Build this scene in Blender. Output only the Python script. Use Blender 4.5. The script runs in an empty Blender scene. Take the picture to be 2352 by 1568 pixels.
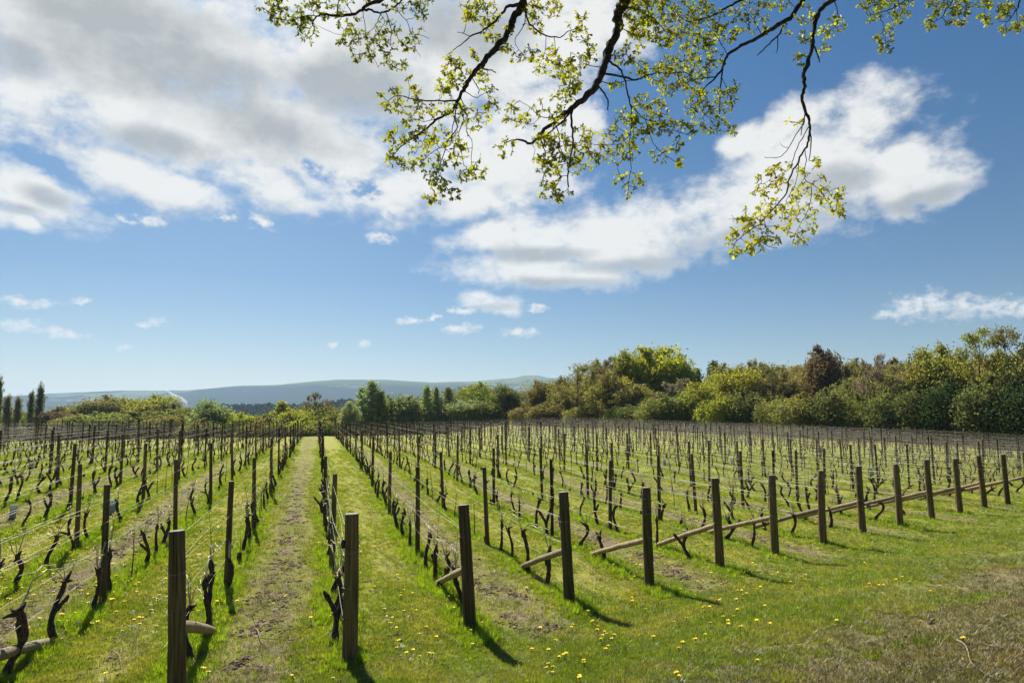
import bpy, math, random
import numpy as np
from mathutils import Vector, Matrix, noise as mnoise

# ------------------------------------------------------------------ scene / camera / light
SC = bpy.context.scene
COL = SC.collection
F = 1568.0                      # focal length in the units of a 2352 px wide picture
CX, CY, Y0 = 1176.0, 784.0, 965.0
PITCH = math.atan((Y0 - CY) / F)
CAMZ = 2.7
SUN_AZ, SUN_EL = math.radians(-25.0), math.radians(42.0)   # 25 deg left of the view axis, ahead

cam_d = bpy.data.cameras.new("camera")
cam_d.sensor_width = 36.0
cam_d.lens = 36.0 * F / 2352.0
cam_d.clip_start = 0.05
cam_d.clip_end = 30000.0
cam = bpy.data.objects.new("camera", cam_d)
COL.objects.link(cam)
cam.location = (0, 0, CAMZ)
cam.rotation_euler = (math.radians(90) + PITCH, 0, 0)
SC.camera = cam

SC.view_settings.view_transform = 'Standard'
SC.view_settings.look = 'None'
SC.view_settings.gamma = 1.0
SC.view_settings.exposure = 0.95
SC.cycles.max_bounces = 8
SC.cycles.diffuse_bounces = 3
SC.cycles.transparent_max_bounces = 8
SC.cycles.volume_bounces = 1
SC.cycles.use_denoising = True

sun_d = bpy.data.lights.new("sun", 'SUN')
sun_d.energy = 5.0
sun_d.angle = math.radians(0.5)
sun_d.color = (1.0, 0.95, 0.86)
sun = bpy.data.objects.new("sun", sun_d)
COL.objects.link(sun)
SUNDIR = Vector((math.sin(SUN_AZ) * math.cos(SUN_EL), math.cos(SUN_AZ) * math.cos(SUN_EL), math.sin(SUN_EL)))
sun.rotation_euler = SUNDIR.to_track_quat('Z', 'Y').to_euler()


def pix_dir(px, py):
    u, v = (px - CX) / F, (CY - py) / F
    c, s = math.cos(PITCH), math.sin(PITCH)
    return Vector((u, c - v * s, s + v * c))


def azel(px, py):
    d = pix_dir(px, py).normalized()
    return math.atan2(d.x, d.y), math.asin(d.z)


def at_depth(px, py, Y):
    d = pix_dir(px, py)
    return Vector((0, 0, CAMZ)) + d * (Y / d.y)


# ------------------------------------------------------------------ node helpers
class NT:
    def __init__(self, tree):
        self.t = tree
        self.n = tree.nodes
        self.l = tree.links

    def add(self, typ, **kw):
        nd = self.n.new(typ)
        for k, v in kw.items():
            setattr(nd, k, v)
        return nd

    def put(self, sock, v):
        if isinstance(v, bpy.types.NodeSocket):
            self.l.new(v, sock)
        else:
            sock.default_value = v

    def math(self, op, a, b=None, c=None, clamp=False):
        nd = self.add('ShaderNodeMath', operation=op, use_clamp=clamp)
        self.put(nd.inputs[0], a)
        if b is not None: self.put(nd.inputs[1], b)
        if c is not None: self.put(nd.inputs[2], c)
        return nd.outputs[0]

    def vmath(self, op, a, b=None):
        nd = self.add('ShaderNodeVectorMath', operation=op)
        self.put(nd.inputs[0], a)
        if b is not None: self.put(nd.inputs[1], b)
        return nd.outputs[1] if op in ('LENGTH', 'DOT_PRODUCT', 'DISTANCE') else nd.outputs[0]

    def ramp(self, v, a, b, c=0.0, d=1.0, smooth=True):
        nd = self.add('ShaderNodeMapRange', interpolation_type='SMOOTHSTEP' if smooth else 'LINEAR')
        self.put(nd.inputs[0], v)
        for i, q in enumerate((a, b, c, d)):
            self.put(nd.inputs[1 + i], q)
        return nd.outputs[0]

    def mix(self, f, a, b, mode='MIX'):
        nd = self.add('ShaderNodeMix', data_type='RGBA', blend_type=mode, clamp_factor=True)
        self.put(nd.inputs[0], f)
        self.put(nd.inputs[6], a if isinstance(a, bpy.types.NodeSocket) else tuple(a) + (1,) * (4 - len(a)))
        self.put(nd.inputs[7], b if isinstance(b, bpy.types.NodeSocket) else tuple(b) + (1,) * (4 - len(b)))
        return nd.outputs[2]

    def noise(self, vec, scale, detail=4, rough=0.5, dist=0.0, color=False):
        nd = self.add('ShaderNodeTexNoise')
        if vec is not None: self.put(nd.inputs['Vector'], vec)
        nd.inputs['Scale'].default_value = scale
        nd.inputs['Detail'].default_value = detail
        nd.inputs['Roughness'].default_value = rough
        nd.inputs['Distortion'].default_value = dist
        return nd.outputs[1] if color else nd.outputs[0]

    def comb(self, x, y, z):
        nd = self.add('ShaderNodeCombineXYZ')
        self.put(nd.inputs[0], x); self.put(nd.inputs[1], y); self.put(nd.inputs[2], z)
        return nd.outputs[0]

    def sep(self, v):
        nd = self.add('ShaderNodeSeparateXYZ')
        self.put(nd.inputs[0], v)
        return nd.outputs


# ------------------------------------------------------------------ world: Nishita sky with cloud banks placed by azimuth / elevation
world = bpy.data.worlds.new("World")
SC.world = world
world.use_nodes = True
W = NT(world.node_tree)
W.n.clear()

# cloud banks: (x, y, rx, ry, rotation deg) read off the photograph, turned into sky directions
CLOUDS = [
    (250, 120, 900, 265, 0), (560, 290, 640, 175, 6), (330, 400, 260, 62, 10), (600, 425, 190, 55, 8),
    (60, 445, 190, 82, 12), (30, 505, 90, 34, 0), (950, 120, 470, 230, 0), (960, 425, 230, 72, -4),
    (1180, 330, 260, 170, -20), (1140, 430, 220, 70, -8),
    (1130, 560, 120, 50, 0), (1330, 545, 290, 92, -4), (1250, 620, 250, 48, 2), (1630, 510, 300, 105, -10),
    (1870, 400, 250, 135, -8), (1990, 280, 110, 100, -20), (2080, 400, 120, 110, 10), (2170, 425, 110, 62, 0),
    (1700, 312, 75, 42, 0), (1800, 300, 110, 55, -20),
    (1100, 690, 70, 30, 2), (1170, 700, 60, 26, 0),
    (1340, 60, 190, 190, 0),
]
SMALL = [
    (2085, 706, 90, 48, -8), (2140, 698, 74, 50, 0), (2205, 710, 86, 42, 0), (2290, 702, 120, 34, 0), (2360, 700, 80, 34, 0), (2040, 722, 64, 18, 0),
    (1060, 757, 72, 18, -4), (1195, 765, 66, 19, 0), (1060, 715, 52, 17, 0), (1235, 707, 26, 16, 0),
    (35, 688, 46, 20, 10), (92, 690, 52, 17, -5), (185, 690, 38, 15, 0), (40, 742, 90, 26, 0), (140, 765, 100, 20, 6),
    (350, 502, 58, 26, 0), (275, 498, 34, 18, 10), (870, 547, 66, 15, 0), (350, 745, 48, 13, -12),
    (885, 490, 36, 24, 20), (515, 497, 32, 13, 0), (600, 505, 40, 26, 30), (290, 797, 26, 11, 0), (760, 793, 26, 10, 0), (840, 790, 22, 11, 0),
    (935, 740, 40, 12, 0), (990, 735, 26, 10, -10),
]
HOLES = [(840, 420, 80, 36, 10), (710, 380, 70, 26, 25), (95, 365, 85, 30, 20), (1445, 215, 90, 80, 0)]
GREYS = [(610, 285, 230, 85, 8), (430, 170, 330, 120, 0), (800, 210, 260, 90, 0), (300, 30, 420, 80, 0), (1050, 70, 230, 90, 0), (120, 455, 110, 30, 12), (350, 330, 180, 50, 0),
         (1750, 540, 300, 45, -8), (1330, 655, 200, 26, 0), (1260, 585, 160, 24, 0), (1900, 420, 120, 45, 0), (2130, 455, 150, 28, -10), (1140, 705, 90, 14, 0),
         (40, 480, 70, 16, 0), (2150, 722, 150, 13, 0), (20, 130, 130, 60, 0), (1470, 610, 200, 30, 0)]


def blob_group(name, items):
    g = bpy.data.node_groups.new(name, 'ShaderNodeTree')
    g.interface.new_socket('Vector', in_out='INPUT', socket_type='NodeSocketVector')
    g.interface.new_socket('Value', in_out='OUTPUT', socket_type='NodeSocketFloat')
    G = NT(g)
    gi, go = G.add('NodeGroupInput'), G.add('NodeGroupOutput')
    acc = None
    for (x, y, rx, ry, rot) in items:
        a, e = azel(x, y)
        a1, _ = azel(x + rx * 0.5, y); a0, _ = azel(x - rx * 0.5, y)
        _, e1 = azel(x, y + ry * 0.5); _, e0 = azel(x, y - ry * 0.5)
        mp = G.add('ShaderNodeMapping', vector_type='TEXTURE')
        G.put(mp.inputs[0], gi.outputs[0])
        mp.inputs[1].default_value = (a, e, 0)
        mp.inputs[2].default_value = (0, 0, math.radians(-rot))
        mp.inputs[3].default_value = (abs(a1 - a0), abs(e1 - e0), 1)
        v = G.math('SUBTRACT', 1.0, G.vmath('LENGTH', mp.outputs[0]))
        acc = v if acc is None else G.math('SMOOTH_MAX', acc, v, 0.12)
    G.l.new(acc, go.inputs[0])
    return g


g_cloud = blob_group('cloud_banks', CLOUDS)
g_small = blob_group('small_clouds', SMALL)
g_hole = blob_group('cloud_gaps', HOLES)
g_grey = blob_group('cloud_greys', GREYS)


def grp(T, g, vec):
    nd = T.add('ShaderNodeGroup', node_tree=g)
    T.put(nd.inputs[0], vec)
    return nd.outputs[0]


# density group: banks + fractal noise - gaps
gd = bpy.data.node_groups.new('cloud_density', 'ShaderNodeTree')
gd.interface.new_socket('Vector', in_out='INPUT', socket_type='NodeSocketVector')
gd.interface.new_socket('Value', in_out='OUTPUT', socket_type='NodeSocketFloat')
D_ = NT(gd)
gi, go = D_.add('NodeGroupInput'), D_.add('NodeGroupOutput')
wn = D_.noise(gi.outputs[0], 9.0, 3, 0.5, color=True)
wv = D_.vmath('MULTIPLY', D_.vmath('SUBTRACT', wn, (0.5, 0.5, 0.5)), (0.09, 0.06, 0.0))
pv = D_.vmath('ADD', gi.outputs[0], wv)
banks = grp(D_, g_cloud, pv)
sv = D_.vmath('MULTIPLY', gi.outputs[0], (1.0, 1.45, 1.0))
n1 = D_.math('SUBTRACT', D_.noise(sv, 9.0, 12, 0.60), 0.5)
n2 = D_.math('SUBTRACT', D_.noise(sv, 52.0, 8, 0.62), 0.5)
n3 = D_.math('SUBTRACT', D_.noise(sv, 75.0, 8, 0.60), 0.5)
wn2 = D_.vmath('MULTIPLY', D_.vmath('SUBTRACT', D_.noise(gi.outputs[0], 70.0, 5, 0.6, color=True), (0.5, 0.5, 0.5)), (0.030, 0.016, 0.0))
hw = D_.vmath('ADD', D_.vmath('ADD', gi.outputs[0], wn2), D_.vmath('MULTIPLY', wv, (0.4, 0.4, 0.0)))
holes = D_.math('MAXIMUM', grp(D_, g_hole, D_.vmath('ADD', pv, wn2)), 0.0)
sml = D_.math('ADD', D_.math('MULTIPLY', D_.math('MINIMUM', grp(D_, g_small, hw), 0.75), 0.75), D_.math('MULTIPLY', n3, 1.35))
sml = D_.math('SUBTRACT', D_.math('MULTIPLY', D_.math('SUBTRACT', sml, 0.08), 0.95), 0.03)
tot = D_.math('ADD', D_.math('MINIMUM', D_.math('ADD', banks, 0.10), 0.72), D_.math('MULTIPLY', n1, 2.1))
tot = D_.math('ADD', tot, D_.math('MULTIPLY', n2, 0.52))
tot = D_.math('SUBTRACT', tot, D_.math('MULTIPLY', D_.math('MULTIPLY', holes, 1.05), D_.math('ADD', 0.55, D_.math('MULTIPLY', n3, 2.2))))
tot = D_.math('SMOOTH_MAX', tot, sml, 0.05)
D_.l.new(tot, go.inputs[0])

tc = W.add('ShaderNodeTexCoord')
sx = W.sep(tc.outputs['Generated'])
az = W.math('ARCTAN2', sx[0], sx[1])
el = W.math('ARCSINE', sx[2])
uv = W.comb(az, el, 0.0)
dens = grp(W, gd, uv)
uv2 = W.vmath('ADD', uv, (-0.012, 0.022, 0.0))
dens2 = grp(W, gd, uv2)
alpha = W.ramp(dens, -0.04, 0.68)
relief = W.math('SUBTRACT', dens, dens2)             # positive on the side turned to the sun
greyn = W.noise(uv, 7.0, 5, 0.5)
grey = W.ramp(W.math('ADD', grp(W, g_grey, uv), W.math('MULTIPLY', W.math('SUBTRACT', greyn, 0.5), 1.5)), -0.25, 0.75)
thick = W.ramp(dens, 0.15, 0.65)
shade = W.math('ADD', W.math('MULTIPLY', W.math('MULTIPLY', grey, thick), 0.95), W.math('MULTIPLY', W.ramp(greyn, 0.42, 0.7), 0.16))
shade = W.math('SUBTRACT', shade, W.math('MULTIPLY', relief, 0.55), clamp=True)
shade = W.math('MINIMUM', W.math('MAXIMUM', shade, 0.0), 1.0)
ccol = W.mix(shade, (1.03, 1.025, 0.995), (0.53, 0.56, 0.57))
# cloud light lowers a little towards the horizon
ccol = W.mix(W.ramp(el, 0.0, 0.22), W.mix(0.35, ccol, (0.62, 0.70, 0.74)), ccol)

sky = W.add('ShaderNodeTexSky', sky_type='NISHITA')
sky.sun_disc = False
sky.sun_elevation = SUN_EL
sky.sun_rotation = SUN_AZ
sky.altitude = 50
sky.air_density = 1.0
sky.dust_density = 0.6
sky.ozone_density = 2.0
bg_sky = W.add('ShaderNodeBackground')
hs = W.add('ShaderNodeHueSaturation')
hs.inputs['Saturation'].default_value = 1.10
air = W.mix(W.ramp(el, 0.02, 0.20, smooth=False), (0.70, 0.70, 0.70), (0.49, 0.62, 0.71))
air = W.mix(W.ramp(el, 0.24, 0.6, smooth=False), air, (0.35, 0.60, 0.80))
W.put(hs.inputs['Color'], W.mix(1.0, sky.outputs[0], air, 'MULTIPLY'))
W.put(bg_sky.inputs[0], hs.outputs[0])
bg_sky.inputs[1].default_value = 0.051
bg_cl = W.add('ShaderNodeBackground')
W.put(bg_cl.inputs[0], ccol)
bg_cl.inputs[1].default_value = 0.445
mx = W.add('ShaderNodeMixShader')
W.put(mx.inputs[0], W.math('MULTIPLY', alpha, 0.97))
W.l.new(bg_sky.outputs[0], mx.inputs[1])
W.l.new(bg_cl.outputs[0], mx.inputs[2])
wo = W.add('ShaderNodeOutputWorld')
W.l.new(mx.outputs[0], wo.inputs[0])
try:
    world.cycles.sampling_method = 'MANUAL'
    world.cycles.sample_map_resolution = 512
except Exception:
    pass

# ------------------------------------------------------------------ layout of the vineyard
SN, CN = math.sin(math.radians(15.95)), math.cos(math.radians(15.95))


def prow(k):
    return 0.35 + 1.68 * k if k <= 3 else 5.39 + 1.82 * (k - 3)


def pa(x, y):
    return x * CN + y * SN, -x * SN + y * CN          # across the rows, along the rows


def xy(p, a):
    return p * CN - a * SN, p * SN + a * CN


def a_end(p):
    return 7.8 + 0.43 * p


S_K = [-40, -9, -6, -3.5, -2.2, -1.2, -0.5, 0, 6, 10, 14, 16, 19, 30, 50, 66]
S_V = [1.05, 1.0, 0.72, 0.40, 0.20, 0.05, 0.0, 0.0, -0.02, 0.03, 0.2, 0.33, 0.48, 0.66, 0.88, 1.0]
SL_K = S_K + [75, 85, 100, 150, 250, 400, 1000, 12000]
SL_V = S_V + [0.85, 0.2, -1.2, -3.0, -5.5, -12.0, -25.0, -25.0]
SR_K = S_K[:-2] + [50, 66, 100, 200, 400, 1500, 12000]
SR_V = S_V[:-2] + [1.08, 1.45, 1.95, 1.8, -3, -25, -25]


def terrain_np(x, y):
    x = np.asarray(x, dtype=float); y = np.asarray(y, dtype=float)
    p = x * CN + y * SN
    a = -x * SN + y * CN
    s = a - 7.8 - 0.43 * np.maximum(p, -25)
    off = (-0.8, -0.3, 0.3, 0.8)
    hl = sum(np.interp(s + o * (0.5 + np.abs(s) * 0.02), SL_K, SL_V) for o in off) / 4
    hr = sum(np.interp(s + o * (0.5 + np.abs(s) * 0.02), SR_K, SR_V) for o in off) / 4
    t = np.clip((p - 10) / 26.0, 0, 1); t = t * t * (3 - 2 * t)
    h = hl * (1 - t) + hr * t
    h = h - 0.01 * np.clip(x - 15, 0, 60) * np.clip(s / 20.0, 0, 1)
    # soft unevenness of a mown field
    amp = np.where((s > -30) & (s < 90), 1.0, 0.0)
    h = h + amp * (0.018 * np.sin(x * 1.9 + 1.3 * np.sin(y * 0.7)) + 0.016 * np.sin(y * 1.4 + x * 0.6) + 0.010 * np.sin(x * 4.1 - y * 3.3))
    # low wooded ridge a kilometre off, in front of the downs
    h = h + 0.09 * np.exp(-((p - 0.0) / 1.3) ** 2) * np.exp(-((s - 0.0) / 3.0) ** 2)
    u = x / np.maximum(y, 1.0)
    h = h + 45.0 * np.exp(-((y - 1150.0) / 260.0) ** 2) * np.exp(-((u + 0.30) / 0.26) ** 4)
    return h


def T(x, y):
    return float(terrain_np(x, y))


def hit(px, py, ymax=140.0):
    d = pix_dir(px, py)
    d = d / d.y
    y, prev = 3.0, 3.0
    while y < ymax:
        if CAMZ + d.z * y < T(d.x * y, y):
            break
        prev = y
        y += 0.15 + y * 0.01
    lo, hi = prev, y
    for _ in range(14):
        m = 0.5 * (lo + hi)
        if CAMZ + d.z * m < T(d.x * m, m): hi = m
        else: lo = m
    return d.x * hi, hi, T(d.x * hi, hi)


def far_a(p):
    """where a row ends: before the trees on the right, past the crest on the left"""
    return float(np.interp(p, [-60, 20, 35, 50, 65, 78, 90, 110], [86, 92, 100, 100, 84, 66, 50, 24])) + 0.0


def in_view(x, y, margin=0.0):
    return y > 3.5 and abs(x / y) < 0.752 + margin


def ordw(n):
    w = ['zeroth', 'first', 'second', 'third', 'fourth', 'fifth', 'sixth', 'seventh', 'eighth', 'ninth', 'tenth', 'eleventh', 'twelfth',
         'thirteenth', 'fourteenth', 'fifteenth', 'sixteenth', 'seventeenth', 'eighteenth', 'nineteenth', 'twentieth']
    if n < len(w): return w[n]
    tens = {2: 'twenty', 3: 'thirty', 4: 'forty', 5: 'fifty', 6: 'sixty'}
    if n % 10 == 0: return tens[n // 10][:-1] + 'ieth'
    return tens[n // 10] + '-' + w[n % 10]


def rowname(k):
    if k < -1: return "the %s row left of the nearest end post" % ordw(-1 - k)
    if k <= 13: return "the row behind the %s end post" % ordw(k + 2)
    return "the %s row beyond the last end post" % ordw(k - 13)


# ------------------------------------------------------------------ mesh helpers
def tag(o, label=None, cat=None, group=None, kind=None):
    if label: o['label'] = label
    if cat: o['category'] = cat
    if group: o['group'] = group
    if kind: o['kind'] = kind
    return o


def empty(name, loc, label, cat, group=None, rz=0.0):
    o = bpy.data.objects.new(name, None)
    COL.objects.link(o)
    o.location = loc
    o.rotation_euler = (0, 0, rz)
    o.empty_display_size = 0.2
    return tag(o, label, cat, group)


class MB:
    def __init__(self):
        self.v, self.f, self.m = [], [], []
        self.n = 0

    def add(self, verts, faces, mat=0):
        b = self.n
        self.v.extend(verts)
        self.f.extend([tuple(i + b for i in q) for q in faces])
        self.m.extend([mat] * len(faces))
        self.n += len(verts)

    def tube(self, pts, rad, sides=8, cap=True, mat=0, wob=0.0, rng=None, capmat=None):
        pts = [Vector(p) for p in pts]
        n = len(pts)
        vs, fs = [], []
        t0 = (pts[1] - pts[0]).normalized()
        ref = Vector((0, 0, 1)) if abs(t0.z) < 0.9 else Vector((1, 0, 0))
        side = t0.cross(ref).normalized()
        for i, p in enumerate(pts):
            if i == 0: t = pts[1] - pts[0]
            elif i == n - 1: t = pts[-1] - pts[-2]
            else: t = pts[i + 1] - pts[i - 1]
            if t.length < 1e-9: t = t0.copy()
            t.normalize()
            side = (side - t * side.dot(t))
            if side.length < 1e-6: side = t.orthogonal()
            side.normalize()
            up = t.cross(side)
            r = rad[i] if hasattr(rad, '__len__') else rad
            for j in range(sides):
                a = 2 * math.pi * j / sides
                rr = r * (1 + (rng.uniform(-wob, wob) if rng else 0))
                vs.append(p + (side * math.cos(a) + up * math.sin(a)) * rr)
        for i in range(n - 1):
            for j in range(sides):
                k = (j + 1) % sides
                fs.append((i * sides + j, i * sides + k, (i + 1) * sides + k, (i + 1) * sides + j))
        self.add(vs, fs, mat)
        if cap:
            cm = mat if capmat is None else capmat
            self.add([Vector(v) for v in vs[(n - 1) * sides:]], [tuple(range(sides))], cm)
            self.add([Vector(v) for v in vs[:sides]], [tuple(reversed(range(sides)))], cm)

    def mesh(self, name, mats, smooth=True):
        me = bpy.data.meshes.new(name)
        me.from_pydata([tuple(v) for v in self.v], [], self.f)
        for m in mats: me.materials.append(m)
        if len(mats) > 1: me.polygons.foreach_set('material_index', self.m)
        if smooth: me.polygons.foreach_set('use_smooth', [True] * len(me.polygons))
        me.update()
        return me

    def build(self, name, mats, parent=None, smooth=True, loc=None):
        if not isinstance(mats, (list, tuple)): mats = [mats]
        o = bpy.data.objects.new(name, self.mesh(name, mats, smooth))
        COL.objects.link(o)
        if parent: o.parent = parent
        if loc is not None: o.location = loc
        return o


def np_mesh(name, V, Fq, mat, smooth=False):
    """V (n,3); Fq (m,k) faces with k corners each"""
    me = bpy.data.meshes.new(name)
    V = np.ascontiguousarray(V, dtype=np.float32); Fq = np.ascontiguousarray(Fq, dtype=np.int32)
    m, k = Fq.shape
    me.vertices.add(len(V)); me.vertices.foreach_set('co', V.ravel())
    me.loops.add(m * k); me.loops.foreach_set('vertex_index', Fq.ravel())
    me.polygons.add(m)
    me.polygons.foreach_set('loop_start', np.arange(0, m * k, k, dtype=np.int32))
    if smooth: me.polygons.foreach_set('use_smooth', np.ones(m, dtype=bool))
    if mat: me.materials.append(mat)
    me.update(calc_edges=True)
    return me


def link_mesh(name, me, parent=None, loc=None):
    o = bpy.data.objects.new(name, me)
    COL.objects.link(o)
    if parent: o.parent = parent
    if loc is not None: o.location = loc
    return o


# ------------------------------------------------------------------ materials
def new_mat(name):
    m = bpy.data.materials.new(name)
    m.use_nodes = True
    t = NT(m.node_tree)
    t.n.clear()
    out = t.add('ShaderNodeOutputMaterial')
    return m, t, out


def principled(t, out, col, rough=0.8, metal=0.0, spec=0.3, normal=None):
    b = t.add('ShaderNodeBsdfPrincipled')
    t.put(b.inputs['Base Color'], col if isinstance(col, bpy.types.NodeSocket) else tuple(col) + (1,))
    t.put(b.inputs['Roughness'], rough)
    b.inputs['Metallic'].default_value = metal
    b.inputs['Specular IOR Level'].default_value = spec
    if normal is not None: t.put(b.inputs['Normal'], normal)
    t.l.new(b.outputs[0], out.inputs[0])
    return b


def bump(t, h, strength=0.5, dist=0.02):
    nd = t.add('ShaderNodeBump')
    nd.inputs['Strength'].default_value = strength
    nd.inputs['Distance'].default_value = dist
    t.put(nd.inputs['Height'], h)
    return nd.outputs[0]


def wood_mat(name, c1, c2, c3, gs=1.0):
    m, t, out = new_mat(name)
    co = t.add('ShaderNodeTexCoord').outputs['Object']
    oi = t.add('ShaderNodeObjectInfo').outputs['Random']
    co = t.vmath('ADD', co, t.comb(t.math('MULTIPLY', oi, 7.0), t.math('MULTIPLY', oi, 13.0), 0.0))
    gr = t.noise(t.vmath('MULTIPLY', co, (38 * gs, 38 * gs, 1.6)), 1.0, 5, 0.6)
    bl = t.noise(co, 3.0, 4, 0.6)
    fi = t.noise(t.vmath('MULTIPLY', co, (120, 120, 6)), 1.0, 3, 0.5)
    c = t.mix(t.ramp(gr, 0.35, 0.68), c1, c2)
    c = t.mix(t.math('MULTIPLY', t.ramp(bl, 0.5, 0.7), 0.55), c, c3)
    ck = t.ramp(t.noise(t.vmath('MULTIPLY', co, (70, 70, 0.9)), 1.0, 2, 0.4), 0.36, 0.31)
    c = t.mix(t.math('MULTIPLY', ck, 0.8), c, (0.015, 0.011, 0.007))
    c = t.mix(1.0, c, t.mix(oi, (0.75, 0.75, 0.78), (1.35, 1.28, 1.2)), 'MULTIPLY')
    h = t.math('SUBTRACT', t.math('ADD', gr, t.math('MULTIPLY', fi, 0.4)), t.math('MULTIPLY', ck, 0.8))
    principled(t, out, c, 0.85, spec=0.2, normal=bump(t, h, 0.55, 0.006))
    return m


M_POST = wood_mat('post_wood', (0.080, 0.058, 0.026), (0.185, 0.138, 0.068), (0.085, 0.080, 0.028))
M_LPOST = wood_mat('line_post_wood', (0.070, 0.052, 0.026), (0.165, 0.125, 0.066), (0.070, 0.066, 0.028))
M_STRUT = wood_mat('strut_wood', (0.16, 0.125, 0.078), (0.34, 0.275, 0.18), (0.19, 0.15, 0.09))


def endgrain():
    m, t, out = new_mat('cut_wood')
    co = t.add('ShaderNodeTexCoord').outputs['Object']
    r = t.vmath('LENGTH', t.vmath('MULTIPLY', co, (1, 1, 0)))
    ring = t.math('SINE', t.math('MULTIPLY', t.math('ADD', r, t.math('MULTIPLY', t.noise(co, 20, 3), 0.01)), 900.0))
    c = t.mix(t.ramp(ring, -1, 1), (0.20, 0.18, 0.13), (0.33, 0.30, 0.23))
    c = t.mix(t.ramp(t.noise(co, 25, 3), 0.45, 0.7), c, (0.16, 0.15, 0.11))
    principled(t, out, c, 0.9)
    return m


M_CUT = endgrain()


def bark_mat(name, c1, c2, scale=60.0, d=0.008, st=0.8):
    m, t, out = new_mat(name)
    co = t.add('ShaderNodeTexCoord').outputs['Object']
    v = t.noise(t.vmath('MULTIPLY', co, (1, 1, 0.35)), scale, 5, 0.65)
    c = t.mix(t.ramp(v, 0.35, 0.7), c1, c2)
    principled(t, out, c, 0.95, spec=0.1, normal=bump(t, v, st, d))
    return m


M_VINE = bark_mat('vine_bark', (0.030, 0.021, 0.015), (0.13, 0.095, 0.068))
M_OAKBARK = bark_mat('oak_bark', (0.020, 0.017, 0.013), (0.075, 0.062, 0.048), 30.0, 0.02)
M_TRUNK = bark_mat('tree_bark', (0.05, 0.043, 0.034), (0.13, 0.115, 0.09), 2.0, 0.05)


def simple(name, col, rough=0.6, metal=0.0, nscale=None, col2=None, spec=0.3):
    m, t, out = new_mat(name)
    if nscale:
        co = t.add('ShaderNodeTexCoord').outputs['Object']
        c = t.mix(t.ramp(t.noise(co, nscale, 4), 0.4, 0.65), col, col2)
    else:
        c = col
    principled(t, out, c, rough, metal, spec)
    return m


M_WIRE = simple('galvanised_wire', (0.42, 0.40, 0.33), 0.5, 0.2, 3.0, (0.26, 0.245, 0.20), 0.35)
M_TIE = simple('dark_tie_wire', (0.05, 0.045, 0.04), 0.5, 0.6)
M_CANE = simple('cane_skin', (0.42, 0.34, 0.20), 0.5, 0, 9.0, (0.58, 0.50, 0.34))
M_FCANE = simple('far_cane_skin', (0.15, 0.12, 0.065), 0.7, 0, 2.0, (0.29, 0.235, 0.13))
M_SHOOT = simple('thin_shoot_bark', (0.07, 0.05, 0.035), 0.8, 0, 20.0, (0.13, 0.095, 0.06))
M_STEEL = simple('dark_steel', (0.022, 0.020, 0.019), 0.6, 0.5, 6.0, (0.055, 0.040, 0.030))
M_TAG = simple('tag_plastic', (0.006, 0.03, 0.028), 0.45)
M_TAGMARK = simple('tag_mark', (0.30, 0.38, 0.38), 0.5)
M_CLOD = simple('clod_soil', (0.13, 0.09, 0.055), 0.95, 0, 4.0, (0.27, 0.205, 0.13), 0.1)
M_TWIG = simple('dry_twig', (0.16, 0.115, 0.075), 0.8, 0, 12.0, (0.30, 0.235, 0.155))


def leafmat(name, c1, c2, c3, trans=0.5, rough=0.5, tcol=(0.9, 1.0, 0.35), tgain=1.0, use_obj=False, nscale=2.0, gloss=0.035):
    """thin leaf: diffuse + light coming through it"""
    m, t, out = new_mat(name)
    geo = t.add('ShaderNodeNewGeometry')
    rnd = geo.outputs['Random Per Island']
    pos = geo.outputs['Position']
    n = t.noise(pos, nscale, 3, 0.5)
    if use_obj:
        oc = t.add('ShaderNodeObjectInfo').outputs['Color']
        c = t.mix(rnd, t.mix(1.0, oc, (0.62, 0.64, 0.62), 'MULTIPLY'), t.mix(1.0, oc, (1.42, 1.36, 1.3), 'MULTIPLY'))
        c = t.mix(t.ramp(n, 0.35, 0.65), c, t.mix(1.0, c, (1.10, 1.04, 0.85), 'MULTIPLY'))
    else:
        c = t.mix(rnd, c1, c2)
        c = t.mix(t.math('MULTIPLY', t.ramp(n, 0.42, 0.60), 0.85), c, c3)
        ir = t.add('ShaderNodeObjectInfo').outputs['Random']
        c = t.mix(1.0, c, t.mix(ir, (0.55, 0.58, 0.6), (1.30, 1.22, 1.1)), 'MULTIPLY')
    d = t.add('ShaderNodeBsdfDiffuse'); t.put(d.inputs[0], c)
    tl = t.add('ShaderNodeBsdfTranslucent'); t.put(tl.inputs[0], t.mix(1.0, c, tuple(q * tgain for q in tcol), 'MULTIPLY'))
    g = t.add('ShaderNodeBsdfGlossy'); t.put(g.inputs[0], (1, 1, 1, 1)); g.inputs['Roughness'].default_value = rough
    m1 = t.add('ShaderNodeMixShader'); m1.inputs[0].default_value = trans
    t.l.new(d.outputs[0], m1.inputs[1]); t.l.new(tl.outputs[0], m1.inputs[2])
    m2 = t.add('ShaderNodeMixShader'); m2.inputs[0].default_value = gloss
    t.l.new(m1.outputs[0], m2.inputs[1]); t.l.new(g.outputs[0], m2.inputs[2])
    t.l.new(m2.outputs[0], out.inputs[0])
    return m


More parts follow.
